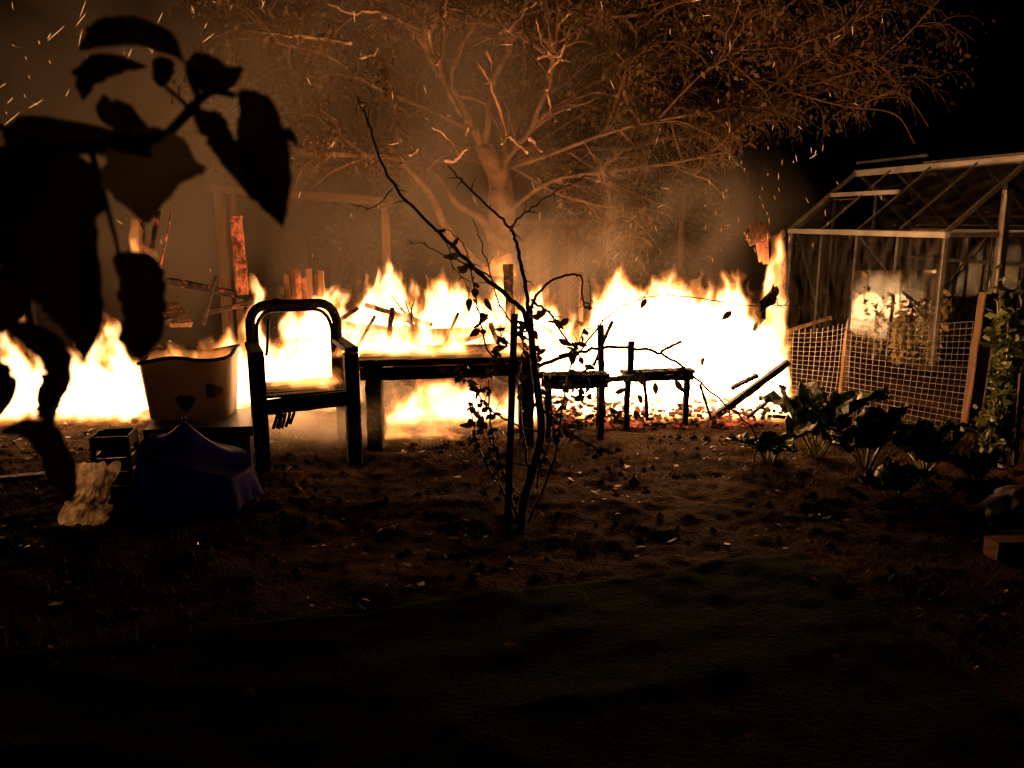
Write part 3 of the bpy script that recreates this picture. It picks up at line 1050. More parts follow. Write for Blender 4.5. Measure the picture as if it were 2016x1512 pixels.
fire('low glowing flames lying on the seat of the armchair',
     [(520, 752), (545, 735), (575, 728), (610, 735), (640, 728), (655, 748)],
     4.98, .15, 775, 15, [], amp=.06, h=.012, zbase=.455)
fire('broken band of flames among the burnt sticks behind the low table',
     [(640, 650), (665, 625), (690, 640), (715, 615), (745, 632), (775, 612), (800, 640), (835, 620), (860, 645), (885, 625), (915, 640), (945, 615), (975, 640), (1005, 625), (1035, 640), (1070, 612), (1100, 640), (1130, 660)],
     6.12, .14, 712, 16, [], amp=.13, h=.014, holes=.10, fx=8.5)
fire('flames licking the ground below the low table',
     [(770, 800), (800, 775), (850, 765), (900, 770), (960, 775), (1020, 790), (1060, 800)],
     5.75, .2, 835, 5, [(880, 810, 8, .1)], amp=.13, h=.015, holes=.09)
fire('small tongue of flame flat on the grass under the table edge',
     [(765, 800), (785, 835), (820, 845), (870, 846), (905, 858)],
     5.3, .07, 872, 6, [], amp=.07, h=.012, lean=.0, zbase=.02)
fire('tall white-hot wall of fire beside the greenhouse and the wire mesh',
     [(1135, 690), (1160, 660), (1178, 600), (1205, 580), (1232, 548), (1252, 572), (1290, 570), (1325, 555), (1350, 575), (1390, 582), (1440, 572), (1478, 565), (1492, 610), (1505, 640), (1528, 640), (1545, 700)],
     6.05, .38, 828, 7, [(1290, 680, 75, .2), (1450, 680, 75, .2)], .3, amp=.13, lean=-.04, cuts=(-.025, .014, .045), fx=8, h=.014, holes=.07)
fire('narrow column of flame climbing the burning post next to the greenhouse eave',
     [(1492, 640), (1502, 560), (1505, 500), (1518, 470), (1530, 455), (1540, 480), (1545, 600), (1548, 660)],
     6.1, .10, 690, 8, [(1525, 540, 22, .08)], amp=.07, h=.013, fx=8)
fire('small torch of flame on a post before the tree trunk',
     [(950, 535), (965, 522), (980, 518), (995, 512), (1005, 525)],
     6.5, .05, 545, 9, [], amp=.06, h=.011, fx=10)
fire('thin flame clinging to the upright stick behind the hanging leaves',
     [(262, 425), (268, 420), (275, 430), (282, 470), (290, 490)],
     6.2, .035, 515, 10, [], amp=.05, h=.010, fx=10)
fire('little flames along the rim of the cream tub',
     [(275, 710), (290, 695), (310, 712), (330, 690), (345, 705), (380, 710), (400, 692), (430, 700)],
     5.25, .06, 722, 11, [], amp=.08, h=.010, fx=11)
fire('fire between the two charred bench frames and the sapling',
     [(1040, 660), (1065, 625), (1090, 650), (1112, 630), (1135, 655), (1160, 640), (1190, 670), (1215, 720)],
     5.98, .22, 830, 12, [(1120, 760, 10, .12)], amp=.15, h=.015, holes=.08)
fire('small low flames under the armchair seat',
     [(520, 830), (545, 815), (580, 812), (610, 818), (640, 815), (665, 825)],
     5.85, .06, 842, 13, [], amp=.08, h=.012, fx=9, zbase=.02)
fire('flames along the base of the fire wall by the wire mesh',
     [(1180, 800), (1230, 770), (1290, 765), (1350, 770), (1410, 770), (1470, 760), (1520, 745), (1545, 770)],
     5.85, .14, 838, 14, [], amp=.14, h=.015, holes=.06, zbase=.03)


# ================================================================== CHARRED TIMBER IN THE FIRE
def plank(p0, p1, w, h, mat, label, name='charred_plank', cat='plank', jit=.3, seg=10, grp='charred timbers in the fire'):
    o = MB().timber(p0, p1, w, h, jit, seg).build(name, M[mat])
    return tag(o, label, cat, grp)


plank(P(1392, 832, 5.70), P(1552, 712, 5.74), .06, .055, 'char', 'thick charred beam leaning up through the flames beside the wire mesh')
plank(P(1541, 830, 6.2), P(1540, 462, 6.2), .05, .05, 'char_ember', 'tall burning post at the greenhouse corner', 'charred_post', 'post')
plank(P(1143, 700, 6.3), P(1144, 537, 6.3), .035, .035, 'scorched', 'thin scorched upright stick beside the white wall of fire', 'charred_post', 'post')
plank(P(1186, 830, 5.62), P(1182, 640, 5.62), .055, .05, 'char', 'charred upright at the near end of the fire wall', 'charred_post', 'post')
plank(P(1120, 630, 6.1), P(1240, 668, 6.0), .05, .03, 'char_ember', 'glowing thin beam sloping down into the white fire')
plank(P(640, 668, 6.25), P(1010, 652, 6.3), .16, .10, 'char_ember', 'long blackened board lying behind the low table')
plank(P(660, 640, 6.4), P(900, 665, 6.35), .10, .07, 'char_ember', 'smouldering board crossing the debris heap')
plank(P(820, 700, 6.0), P(1000, 640, 6.2), .12, .04, 'scorched', 'scorched pale board resting on the heap behind the table')
plank(P(330, 552, 6.7), P(570, 600, 6.6), .09, .06, 'char_ember', 'smouldering rail sloping down behind the cream tub')
plank(P(300, 640, 6.6), P(520, 590, 6.5), .05, .05, 'char_ember', 'thin smouldering pole crossing behind the armchair')
plank(P(480, 580, 6.5), P(465, 425, 6.5), .10, .05, 'hot_wood', 'glowing red broken post behind the armchair', 'charred_post', 'post')
plank(P(282, 560, 6.25), P(279, 425, 6.25), .045, .045, 'char_ember', 'slim burning stake wrapped in flame behind the hanging leaves', 'charred_post', 'post')
plank(P(290, 545, 6.3), P(312, 415, 6.3), .04, .03, 'char_ember', 'leaning smouldering stick beside the burning stake', 'charred_post', 'post')
plank(P(315, 530, 6.3), P(338, 415, 6.3), .012, .012, 'hot_wood', 'thin bright leaning cane behind the hanging leaves', 'charred_post', 'post')
plank(P(24, 520, 6.3), P(20, 470, 6.3), .03, .03, 'hot_wood', 'short glowing stick end at the garden edge', 'charred_post', 'post')
plank(P(400, 640, 6.5), P(425, 545, 6.5), .03, .03, 'char_ember', 'leaning smouldering lath above the cream tub', 'charred_post', 'post')
plank(P(1008, 690, 6.35), P(1000, 520, 6.45), .09, .05, 'char_ember', 'upright charred post carrying a torch of flame', 'charred_post', 'post')
plank(P(720, 600, 6.5), P(850, 640, 6.4), .05, .04, 'char', 'black pole half sunk in the flames before the tree')
plank(P(1230, 840, 5.72), P(1545, 822, 5.95), .06, .04, 'wood', 'lit edging board lying at the foot of the fire wall', 'edging_board', 'board', .1)
plank(G(-60, 952), G(88, 938), .07, .05, 'wood', 'flat edging board on the soil below the hanging leaves', 'edging_board', 'board', .1)
plank(P(1500, 668, 6.5), P(1636, 625, 6.6), .035, .03, 'wood', 'thin pale lath leaning on the mesh by the fire', 'lath', 'lath', .2)
plank(P(360, 640, 6.6), P(330, 600, 6.8), .2, .05, 'scorched', 'broad scorched board end in the smoke above the cream tub')

plank((.62, 5.31, .425), (.86, 5.50, .415), .05, .045, 'char', 'short charred rail bridging the two bench frames', jit=.5)
rr = random.Random(77)
for u0, v0, u1, v1, w, lab in [
        (1168, 720, 1206, 632, .035, 'burnt stick leaning over the smaller bench frame'),
        (1275, 828, 1268, 742, .03, 'short black upright stick under the bench frame with the stub post'),
        (1300, 692, 1342, 672, .03, 'burnt stick lying slantwise above the bench frame with the stub post'),
        (1400, 826, 1378, 756, .035, 'burnt stick standing between the bench and the leaning beam'),
        (1440, 765, 1492, 738, .05, 'stubby black chunk of wood above the leaning beam'),
        (1470, 822, 1528, 778, .04, 'burnt stick lying below the leaning beam')]:
    o = MB().timber(P(u0, v0, 5.63), P(u1, v1, 5.65), w, w * .7, .55, 9).build('burnt_stick', M['char'])
    tag(o, lab, 'stick', 'charred timbers in the fire')
for u0, v0, u1, v1, w, lab in [
        (655, 640, 705, 606, .05, 'burnt stick sloping up beside the chair back'),
        (700, 690, 738, 622, .04, 'burnt stick rising behind the corner of the low table'),
        (762, 690, 772, 606, .05, 'upright burnt stick before the blackened shrub skeleton'),
        (870, 690, 902, 616, .04, 'burnt stick leaning beyond the blackened shrub skeleton'),
        (985, 690, 965, 636, .05, 'burnt stub beside the garden stake in the flames'),
        (1100, 662, 1062, 640, .04, 'burnt stick lying in the flames beyond the young tree')]:
    o = MB().timber(P(u0, v0, 5.98), P(u1, v1, 6.0), w, w * .7, .5, 8).build('burnt_stick', M['char_ember'])
    tag(o, lab, 'stick', 'charred timbers in the fire')

# glowing stump of planks
t = thing('glowing_stump', 'fluted stump of half burnt planks with a glowing red heart', 'stump', tuple(P(603, 640, 6.7)))
for i in range(7):
    u = 570 + i * 11
    o = MB().timber(P(u, 640, 6.7 + .05 * (i % 2)), P(u - 4 + random.uniform(-3, 3), 528 + random.uniform(0, 22), 6.7 + .05 * (i % 2)), .05, .04, .2, 6).build('slat', M['hot_wood' if i in (2, 3) else 'scorched'], t)

# hanging burning boards at the top of the tall post
t = thing('burning_panel', 'torn piece of boarded panel glowing at the top of the burning post', 'panel', tuple(P(1500, 470, 6.25)))
for i, (u0, v0, u1, v1, w) in enumerate([(1470, 452, 1482, 482, .05), (1480, 440, 1494, 478, .045), (1490, 436, 1502, 474, .045), (1500, 436, 1512, 470, .045), (1494, 478, 1500, 515, .05), (1506, 470, 1508, 520, .05), (1540, 490, 1545, 525, .04)]):
    MB().timber(P(u0, v0, 6.25 + .01 * i), P(u1, v1, 6.22 + .01 * i), w, .018, .12, 5, up=(0, 1, 0)).build('board', M['hot_wood'] if i in (4, 5) else M['scorched'], t)

# flapping burnt sheet on the column
t = thing('burnt_cloth', 'tattered black rag hanging beside the column of flame', 'rag', tuple(P(1500, 600, 6.0)))
mb = MB()
vs_, fs_ = [], []
rr = random.Random(2)
rows = 12
for i in range(rows):
    k = i / (rows - 1)
    uc, hw = 1526 - 44 * k + 5 * math.sin(k * 9), 3 + 7 * math.sin(math.pi * k) * (.5 + rr.random())
    for j in range(4):
        u = uc + hw * (j / 1.5 - 1) * (1 + .5 * rr.random())
        vs_.append(P(u, 562 + 88 * k + rr.uniform(-4, 4), 5.92 + .03 * math.sin(j * 1.7 + i)))
for i in range(rows - 1):
    for j in range(3):
        q = i * 4 + j
        fs_.append((q, q + 1, q + 5, q + 4))
mb.add(vs_, fs_)
o = mb.build('rag_cloth', M['char'], t, True)
o.modifiers.new('thick', 'SOLIDIFY').thickness = .004

# burnt shrub skeleton in the flames
def burnt_shrub():
    b = P(835, 680, 6.15)
    t = thing('burnt_shrub', 'blackened shrub skeleton standing in the flames behind the low table', 'shrub', tuple(b))
    rg = random.Random(5)
    for k in range(16):
        u1, v1 = 770 + rg.random() * 75, 580 + rg.random() * 60
        p0 = b + Vector((rg.uniform(-.1, .1), rg.uniform(-.05, .05), 0))
        p1 = P(u1, v1, 6.15 + rg.uniform(-.1, .1))
        mid = p0.lerp(p1, .5) + Vector((rg.uniform(-.04, .04), 0, .03))
        MB().tube(smooth([p0, mid, p1], 4), [.012 - .0011 * i for i in range(9)], 5).build('stem', M['char'], t)


burnt_shrub()

# bed of embers at the foot of the fire wall
mb = MB()
rg = random.Random(8)
for k in range(2000):
    u = rg.uniform(1060, 1550)
    yy = rg.uniform(5.56, 6.2) + (u - 1060) / 490 * .10
    x = (u - 1008) / FPX * yy * 1.03
    s = rg.uniform(.008, .03)
    z = rg.uniform(.0, .20) * max(.12, 1 - abs(yy - 5.85) * 2.2)
    mb.box((x, yy, max(z, .01) + s * .3), (s * rg.uniform(.8, 2.2), s, s * rg.uniform(.5, 1)), rg.uniform(0, 3), rg.uniform(-.4, .4), rg.uniform(-.4, .4))
o = mb.build('ember_bed', M['ember'])
tag(o, 'bed of red glowing embers and char at the foot of the fire wall', 'embers', kind='stuff')
mb = MB()
for k in range(420):
    u = rg.uniform(-60, 1060)
    yy = rg.uniform(5.9, 7.0)
    x = (u - 1008) / FPX * yy * 1.02
    s = rg.uniform(.03, .12)
    z = rg.uniform(.0, .32) * max(0.1, 1 - abs(yy - 6.45) * 1.6)
    mb.box((x, yy, z), (s * rg.uniform(1, 3.5), s, s * rg.uniform(.3, .7)), rg.uniform(0, 3), rg.uniform(-.5, .5), rg.uniform(-.4, .4))
o = mb.build('burnt_debris', M['char_ember'])
tag(o, 'heap of charred and smouldering debris along the line of fire', 'debris', kind='stuff')


# ================================================================== ARMCHAIR
def armchair():
    FL, FR = Vector((-1.52, 4.67, 0)), Vector((-1.00, 4.87, 0))
    fd = (FR - FL).normalized()
    bk = Vector((-fd.y, fd.x, 0))
    BL, BR = FL + bk * .50, FR + bk * .50
    t = thing('armchair', 'blackened wooden garden armchair with a rounded open back, burning', 'armchair', tuple(FL))
    Z = lambda z: Vector((0, 0, z))
    rz = math.atan2(fd.y, fd.x)
    for p, h in ((FL, .70), (FR, .69)):
        MB().timber(p + Z(-.02), p + Z(h), .09, .085, .06, 8, up=(-bk.x, -bk.y, 0)).build('leg', M['char'], t)
    for p in (BL, BR):
        MB().timber(p + Z(-.02), p + Z(.45), .06, .06, .06, 6, up=(-bk.x, -bk.y, 0)).build('leg', M['char'], t)
    for p, q in ((FL, BL), (FR, BR)):
        MB().timber(p + Z(.715) - bk * .05, q + Z(.70) + bk * .02, .085, .035, .06, 8).build('armrest', M['char'], t)
    MB().timber(FL + Z(.385) + fd * .045, FR + Z(.405) - fd * .045, .04, .095, .08, 8).build('front_rail', M['char'], t)
    for p, q in ((FL, BL), (FR, BR)):
        MB().timber(p + Z(.39) + bk * .045, q + Z(.38) - bk * .03, .035, .08, .08, 6).build('side_rail', M['char'], t)
    MB().timber(BL + Z(.38) + fd * .03, BR + Z(.38) - fd * .03, .035, .08, .08, 6).build('back_rail', M['char'], t)
    for i in range(5):
        c0 = FL.lerp(BL, .12 + i * .19)
        c1 = FR.lerp(BR, .12 + i * .19)
        MB().timber(c0 + Z(.44) + fd * .03, c1 + Z(.445) - fd * .03, .078, .018, .12, 8).build('seat_slat', M['char'], t)
    # rounded back hoop
    def hoop(inset, r0, zt, yo):
        a, b = BL + fd * inset + bk * yo, BR - fd * inset + bk * yo
        pts = [a + Z(.36), a + Z(.6), a + Z(zt - .13)]
        for k in range(1, 6):
            an = math.pi / 2 * k / 5
            pts.append(a + fd * (.11 * (1 - math.cos(an))) + Z(zt - .13 + .13 * math.sin(an)) + bk * .03)
        for k in range(0, 5):
            an = math.pi / 2 * k / 5
            pts.append(b - fd * (.11 * (1 - math.sin(an))) + Z(zt - .13 + .13 * math.cos(an)) + bk * .03)
        pts += [b + Z(zt - .13), b + Z(.6), b + Z(.36)]
        return pts
    MB().tube(hoop(0, .03, .95, .0), .033, 8).build('back_frame', M['char'], t, True)
    MB().tube(hoop(.038, .012, .912, -.01), .012, 6).build('inner_back_frame', M['char'], t, True)
    MB().timber(BL + Z(.62) + fd * .09, BL + Z(.86) + fd * .12, .02, .02, .3, 6).build('back_slat', M['char'], t)
    mb = MB()
    for k in range(5):
        p = FL + fd * (.1 + .025 * k) + Z(.34)
        mb.timber(p, p + Z(-.05 - .05 * random.random()) - fd * .03, .03, .02, .4, 4)
    o = mb.build('burnt_webbing', M['char'], t)
    tag(o, kind='stuff')


armchair()


def low_table(name, label, cat, A, B, depth, top, thick, apron, leg, extra=None, jit=.1):
    A, B = Vector((*A, 0)), Vector((*B, 0))
    d = (B - A).normalized()
    bk = Vector((-d.y, d.x, 0))
    t = thing(name, label, cat, tuple(A))
    Z = lambda z: Vector((0, 0, z))
    nb = 5
    for i in range(nb):
        o = bk * (depth * (i + .5) / nb)
        MB().timber(A + o + Z(top) - d * .005, B + o + Z(top) + d * .005, depth / nb - .006, thick, jit, 18).build('top_plank', M['char'], t)
    az = top - thick / 2 - apron / 2 - .002
    MB().timber(A + bk * .03 + Z(az), B + bk * .03 + Z(az), .035, apron, jit, 12).build('apron', M['char'], t)
    MB().timber(A + bk * (depth - .03) + Z(az), B + bk * (depth - .03) + Z(az), .035, apron, jit, 12).build('apron', M['char'], t)
    for e, s in ((A, 1), (B, -1)):
        MB().timber(e + d * .03 * s + bk * .05 + Z(az), e + d * .03 * s + bk * (depth - .05) + Z(az), .035, apron, jit, 6).build('apron', M['char'], t)
    for (e, s) in ((A, 1), (B, -1)):
        for o in (.05, depth - .06):
            p = e + d * (leg * .75) * s + bk * o
            MB().timber(p + Z(-.02), p + Z(top - thick / 2 - .004), leg, leg * .8, jit, 8).build('leg', M['char'], t)
    if extra:
        e = A + d * extra[0] + bk * extra[1]
        MB().timber(e + Z(top), e + Z(extra[2]), .05, .05, .25, 6).build('post_stub', M['char'], t)
    return t


low_table('low_table', 'charred low garden table with a thick apron and flames on top', 'table', (-.98, 5.04), (.19, 5.23), .60, .585, .05, .09, .115, jit=.2)
low_table('charred_bench', 'charred small bench frame between the low table and the taller stub post', 'bench', (.22, 5.24), (.66, 5.30), .16, .455, .035, .07, .052, jit=.45)
low_table('charred_bench', 'charred bench frame with one stub post against the white wall of fire', 'bench', (.80, 5.50), (1.31, 5.60), .12, .43, .03, .05, .048, extra=(.04, .02, .66), jit=.45)


# ================================================================== TUB, BOX, BLUE SHEET, CRATE, FOIL
def tub():
    c = Vector((-2.13, 5.2, .225))
    t = thing('cream_tub', 'cream plastic tub with two dark printed blotches and a burning rim', 'tub', tuple(c), R(8))
    H, nx, nz = .40, 40, 12
    vs_, fs_ = [], []

    def rr(an, a, b):  # rounded rectangle radius
        p = 5.0
        k = (abs(math.cos(an) / a) ** p + abs(math.sin(an) / b) ** p) ** (-1 / p)
        return k
    rg = random.Random(3)
    for wall in (0, 1):
        for j in range(nz + 1):
            k = j / nz
            for i in range(nx):
                an = 2 * math.pi * i / nx
                a, b = .255 + .035 * k - .006 * wall, .19 + .03 * k - .006 * wall
                r = rr(an, a, b)
                z = H * k
                if j == nz:
                    z += .02 * math.sin(an * 3 + 1) + .02 * math.cos(an) + .012 * rg.uniform(-1, 1)
                if wall:
                    z = max(z, .01)
                vs_.append((r * math.cos(an), r * math.sin(an), z))
    m = (nz + 1) * nx
    for wall in (0, 1):
        for j in range(nz):
            for i in range(nx):
                a0, a1 = wall * m + j * nx + i, wall * m + j * nx + (i + 1) % nx
                q = (a0, a1, a1 + nx, a0 + nx)
                fs_.append(q if not wall else q[::-1])
    for i in range(nx):
        a0, a1 = nz * nx + i, nz * nx + (i + 1) % nx
        fs_.append((a0, a1, a1 + m, a0 + m))
    fs_.append(tuple(range(nx))[::-1])
    fs_.append(tuple(m + i for i in range(nx)))
    MB().add(vs_, fs_).build('tub_wall', M['cream'], t, True, world=False)
    MB().add(*_rim(nx, rr)).build('rim', M['char'], t, True, world=False)
    # two printed blotches on the front, lying on the wall
    for cx, cz, sz in ((.0, .12, .058), (.175, .19, .05)):
        n = 18
        v2, f2 = [(cx, -.19 - .03 * cz / H - .004, cz)], []
        for i in range(n):
            an = 2 * math.pi * i / n
            r = sz * (1 + .18 * math.sin(3 * an + cx * 9) + .1 * math.sin(7 * an))
            x, z = cx + r * math.cos(an), cz + r * math.sin(an) * .95
            k = z / H
            ang = math.atan2(-1, x / .2) if False else None
            b = .19 + .03 * k
            a = .255 + .035 * k
            yy = -b * (1 - min(.999, abs(x / a)) ** 5) ** .2
            v2.append((x, yy - .004, z))
        for i in range(n):
            f2.append((0, 1 + i, 1 + (i + 1) % n))
        MB().add(v2, f2).build('printed_blotch', M['motif'], t, world=False)


def _rim(nx, rr):
    pts = []
    for i in range(nx + 1):
        an = 2 * math.pi * i / nx
        r = rr(an, .293, .223)
        pts.append((r * math.cos(an), r * math.sin(an), .40 + .02 * math.sin(an * 3 + 1) + .02 * math.cos(an)))
    mb = MB()
    mb.tube(pts, .012, 6, False)
    return mb.v, mb.f


tub()


def base_box():
    c = Vector((-2.0, 5.08, 0))
    t = thing('storage_box', 'low black plastic box with a ledge carrying the cream tub', 'box', tuple(c), R(8))
    MB().box((0, 0, .075), (.60, .44, .15)).build('box_body', M['black_plastic'], t, world=False)
    MB().box((0, 0, .185), (.66, .50, .066)).build('lid', M['black_plastic'], t, world=False)
    MB().box((-.02, -.254, .185), (.42, .012, .03)).build('ledge_strip', M['wood'], t, world=False)


base_box()


def blue_cover():
    c = Vector((-1.70, 4.12, 0))
    t = thing('blue_cover', 'dark blue plastic sheet draped to a pointed peak in front of the cream tub', 'plastic cover', tuple(c))
    nr, na = 22, 72
    vs_, fs_ = [], []
    ap = Vector((-.07, 0.05, .44))
    for i in range(na):
        an = 2 * math.pi * i / na
        shz = .27 - .07 * math.cos(an) + .015 * math.sin(3 * an)
        for j in range(nr + 1):
            k = j / nr
            if k < .6:
                q = k / .6
                r = q * .30
                z = ap.z + (shz - ap.z) * q ** .62 if False else ap.z * (1 - q) ** 1.5 + shz * (1 - (1 - q) ** 1.5)
                # narrow folded peak, sagging sides
                z += -.02 * math.sin(math.pi * q)
            else:
                q = (k - .6) / .4
                r = .30 + .035 * q + .02 * math.sin(an * 9 + 1) * q + .012 * math.sin(an * 17) * q
                z = shz * (1 - q) + .012
            ox = ap.x * max(0, 1 - r / .3)
            oy = ap.y * max(0, 1 - r / .3)
            vs_.append((r * math.cos(an) * .95 + ox, r * math.sin(an) * .9 + oy, z))
    for i in range(na):
        for j in range(nr):
            a0, a1 = i * (nr + 1) + j, ((i + 1) % na) * (nr + 1) + j
            fs_.append((a0, a0 + 1, a1 + 1, a1))
    o = MB().add(vs_, fs_).build('sheet', M['blue'], t, True, world=False)
    seam = []
    MB().tube([(-.07 + .002 * k, .05 - .005 * k, .435 + .012 - .002 * k) for k in range(4)], .012, 7).build('tied_peak', M['blue'], t, True, world=False)


blue_cover()


def crate():
    c = G(236, 968)
    t = thing('black_crate', 'black plastic crate with open handle slots beside the blue cover', 'crate', tuple(c), R(12))
    s, h, w = .20, .34, .02
    for sx, sy in ((-1, -1), (1, -1), (-1, 1), (1, 1)):
        MB().box((sx * (s / 2 - .012), sy * (s / 2 - .012), h / 2), (.024, .024, h)).build('corner_post', M['black_plastic'], t, world=False)
    for k, z in enumerate((.03, .11, .19, .31)):
        for q in (-1, 1):
            MB().box((0, q * (s / 2 - .006), z), (s - .05, .010, .07)).build('slat', M['black_plastic'], t, world=False)
            MB().box((q * (s / 2 - .006), 0, z), (.010, s - .05, .07)).build('slat', M['black_plastic'], t, world=False)
    MB().box((0, 0, .012), (s - .05, s - .05, .012)).build('crate_floor', M['black_plastic'], t, world=False)


crate()


def foil():
    c = G(178, 1046)
    t = thing('plastic_sheet', 'crumpled clear plastic sheet with firelit glints in its colour beside the black crate', 'plastic sheet', (c.x, c.y, 0))
    n, m = 40, 44
    K, Q = np.meshgrid(np.linspace(-.5, .5, n), np.linspace(0, 1, m), indexing='ij')
    x = K * (.24 - .05 * Q + .03 * np.sin(Q * 8)) - .05 * (1 - Q) ** 2
    y = .02 + .10 * Q + .030 * perlin(K * 5, Q * 3, K * 0, 50) + .025 * np.abs(perlin(K * 9 + 3, Q * 4, K * 0, 51)) - .05 * np.exp(-((Q - .38) / .05) ** 2) + .018 * np.abs(perlin(K * 16, Q * 11, K * 0, 53))
    z = .02 + .29 * Q + .02 * perlin(K * 6, Q * 2, K * 0, 52)
    vid = np.arange(n * m).reshape(n, m)
    q = np.stack([vid[:-1, :-1], vid[1:, :-1], vid[1:, 1:], vid[:-1, 1:]], -1).reshape(-1, 4)
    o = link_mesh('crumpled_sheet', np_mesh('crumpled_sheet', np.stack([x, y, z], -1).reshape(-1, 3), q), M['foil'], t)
    vs_, fs_ = [], []
    nr = 14
    for j in range(10):
        k = j / 9
        for i in range(nr):
            an = 2 * math.pi * i / nr
            r = .10 * math.sin(math.pi * (.1 + .85 * k)) * (1 + .25 * math.sin(3 * an + j))
            vs_.append((.03 + r * math.cos(an), .80 + r * math.sin(an) * .8, .02 + .26 * k))
    for j in range(9):
        for i in range(nr):
            a0, a1 = j * nr + i, j * nr + (i + 1) % nr
            fs_.append((a0, a1, a1 + nr, a0 + nr))
    fs_ += [tuple(range(nr))[::-1], tuple(range(9 * nr, 10 * nr))]
    t2 = thing('black_sack', 'small glossy black sack standing behind the crumpled plastic sheet', 'sack', (c.x, c.y, 0))
    MB().add(vs_, fs_).build('sack_body', M['black_plastic'], t2, True, world=False)


foil()


# ================================================================== YOUNG TREE AND STAKE
def sapling():
    b = G(1025, 1040)
    Y = b.y
    t = thing('young_tree', 'slender young fruit tree with bare arching twigs silhouetted before the fire', 'tree', (b.x, Y, 0))
    PX = lambda l, y0=Y, y1=None: [P(u, v_, y0 + ((y1 if y1 is not None else y0) - y0) * i / max(1, len(l) - 1)) for i, (u, v_) in enumerate(l)]

    def br(name, l, r0, r1, dy=0.0, n=5, wob=.003):
        pts = smooth(PX(l, Y, Y + dy), n)
        rr = random.Random(int(l[0][0] * 7 + l[-1][1]))
        pts = [p + Vector((rr.gauss(0, wob), rr.gauss(0, wob), rr.gauss(0, wob))) for p in pts]
        m = len(pts)
        MB().tube(pts, [r0 + (r1 - r0) * i / (m - 1) * (1 + .1 * rr.random()) for i in range(m)], 7 if r0 > .012 else 5).build(name, M['sapling_bark'], t, True)
        return pts
    tp = smooth([Vector((b.x, Y, -.03))] + PX([(1030, 990), (1050, 920), (1066, 850), (1060, 780), (1052, 720), (1046, 660), (1042, 610)]), 5)
    MB().tube(tp, [.024 - .009 * i / len(tp) for i in range(len(tp))], 9).build('trunk', M['sapling_bark'], t, True)
    B_ = []
    B_.append(br('branch', [(1040, 650), (1028, 610), (990, 575), (940, 535), (885, 480), (850, 445), (800, 395), (758, 335), (736, 275), (718, 225), (702, 190)], .013, .0035, -.15))
    B_.append(br('branch', [(1042, 615), (1035, 570), (1025, 520), (1014, 470), (1006, 448)], .011, .008, .1))
    B_.append(br('branch', [(1006, 448), (975, 420), (930, 375), (900, 345), (882, 325)], .007, .003, .1))
    B_.append(br('branch', [(1006, 448), (1040, 415), (1080, 385), (1130, 360), (1155, 345)], .006, .002, .15))
    B_.append(br('branch', [(1044, 620), (1052, 590), (1075, 560), (1105, 545), (1142, 543), (1146, 575), (1150, 600), (1162, 608)], .008, .004, .05))
    B_.append(br('branch', [(1162, 608), (1162, 585), (1161, 545)], .004, .002, .05))
    B_.append(br('branch', [(1046, 590), (1078, 615), (1110, 660), (1135, 690), (1150, 720), (1160, 760)], .007, .003, .12))
    B_.append(br('branch', [(1100, 700), (1140, 690), (1180, 640), (1215, 610), (1265, 588), (1310, 580)], .006, .002, .1))
    B_.append(br('branch', [(1060, 720), (1120, 700), (1180, 685), (1270, 688), (1320, 708), (1370, 745), (1420, 790), (1470, 832), (1488, 860), (1486, 910), (1478, 950)], .010, .0025, .2))
    B_.append(br('branch', [(1310, 580), (1400, 590), (1460, 600), (1520, 602), (1580, 600)], .003, .002, .2))
    B_.append(br('branch', [(970, 545), (915, 520), (870, 500), (830, 480), (800, 482)], .005, .002, .06))
    B_.append(br('branch', [(1048, 700), (1000, 720), (960, 690), (945, 620), (930, 545), (915, 485), (880, 450)], .006, .0025, -.2))
    B_.append(br('branch', [(1040, 690), (1010, 640), (985, 600), (960, 520), (945, 470), (935, 440)], .005, .002, -.1))
    B_.append(br('branch', [(1060, 850), (1000, 830), (960, 800), (930, 760), (905, 740)], .006, .0025, -.15))
    B_.append(br('branch', [(1050, 920), (985, 900), (960, 850), (940, 800), (950, 740)], .005, .002, -.1))
    B_.append(br('branch', [(1035, 985), (985, 930), (958, 870), (940, 830)], .005, .002, -.08))
    B_.append(br('branch', [(1060, 800), (1120, 850), (1170, 880), (1200, 885)], .006, .002, .1))
    B_.append(br('branch', [(1055, 960), (1070, 900), (1090, 850), (1080, 800)], .006, .002, -.05))
    B_.append(br('branch', [(1062, 780), (1100, 760), (1150, 770), (1200, 800), (1220, 830)], .005, .002, .12))
    B_.append(br('branch', [(775, 372), (735, 408), (690, 400)], .004, .002, .0))
    B_.append(br('branch', [(878, 470), (890, 520), (920, 560), (925, 610)], .003, .0015, .0))
    B_.append(br('branch', [(725, 245), (728, 210), (740, 180)], .003, .0015, .0))
    for st in ([(1020, 1030), (1000, 960), (975, 880), (962, 800), (968, 720), (990, 650)], [(1032, 1030), (1040, 940), (1030, 850), (1020, 760), (1030, 690), (1022, 640)],
               [(1038, 1030), (1075, 950), (1098, 870), (1110, 780), (1128, 700), (1150, 650)], [(1015, 1030), (985, 960), (950, 900), (935, 850), (925, 790)]):
        B_.append(br('stem', st, .008, .003, random.Random(st[0][0]).uniform(-.12, .12)))
    rg = random.Random(21)
    # side spurs and twiglets
    for pts in B_:
        for k in range(max(2, len(pts) // 3)):
            i = rg.randint(2, len(pts) - 1)
            d = (pts[i] - pts[i - 1]).normalized()
            dd = (d * .5 + Vector((rg.gauss(0, 1), rg.gauss(0, .5), rg.gauss(.2, 1)))).normalized()
            L_ = rg.uniform(.015, .07)
            MB().tube([pts[i], pts[i] + dd * L_ * .5 + d * .004, pts[i] + dd * L_], [.0028, .0022, .0014], 4).build('twig', M['sapling_bark'], t)
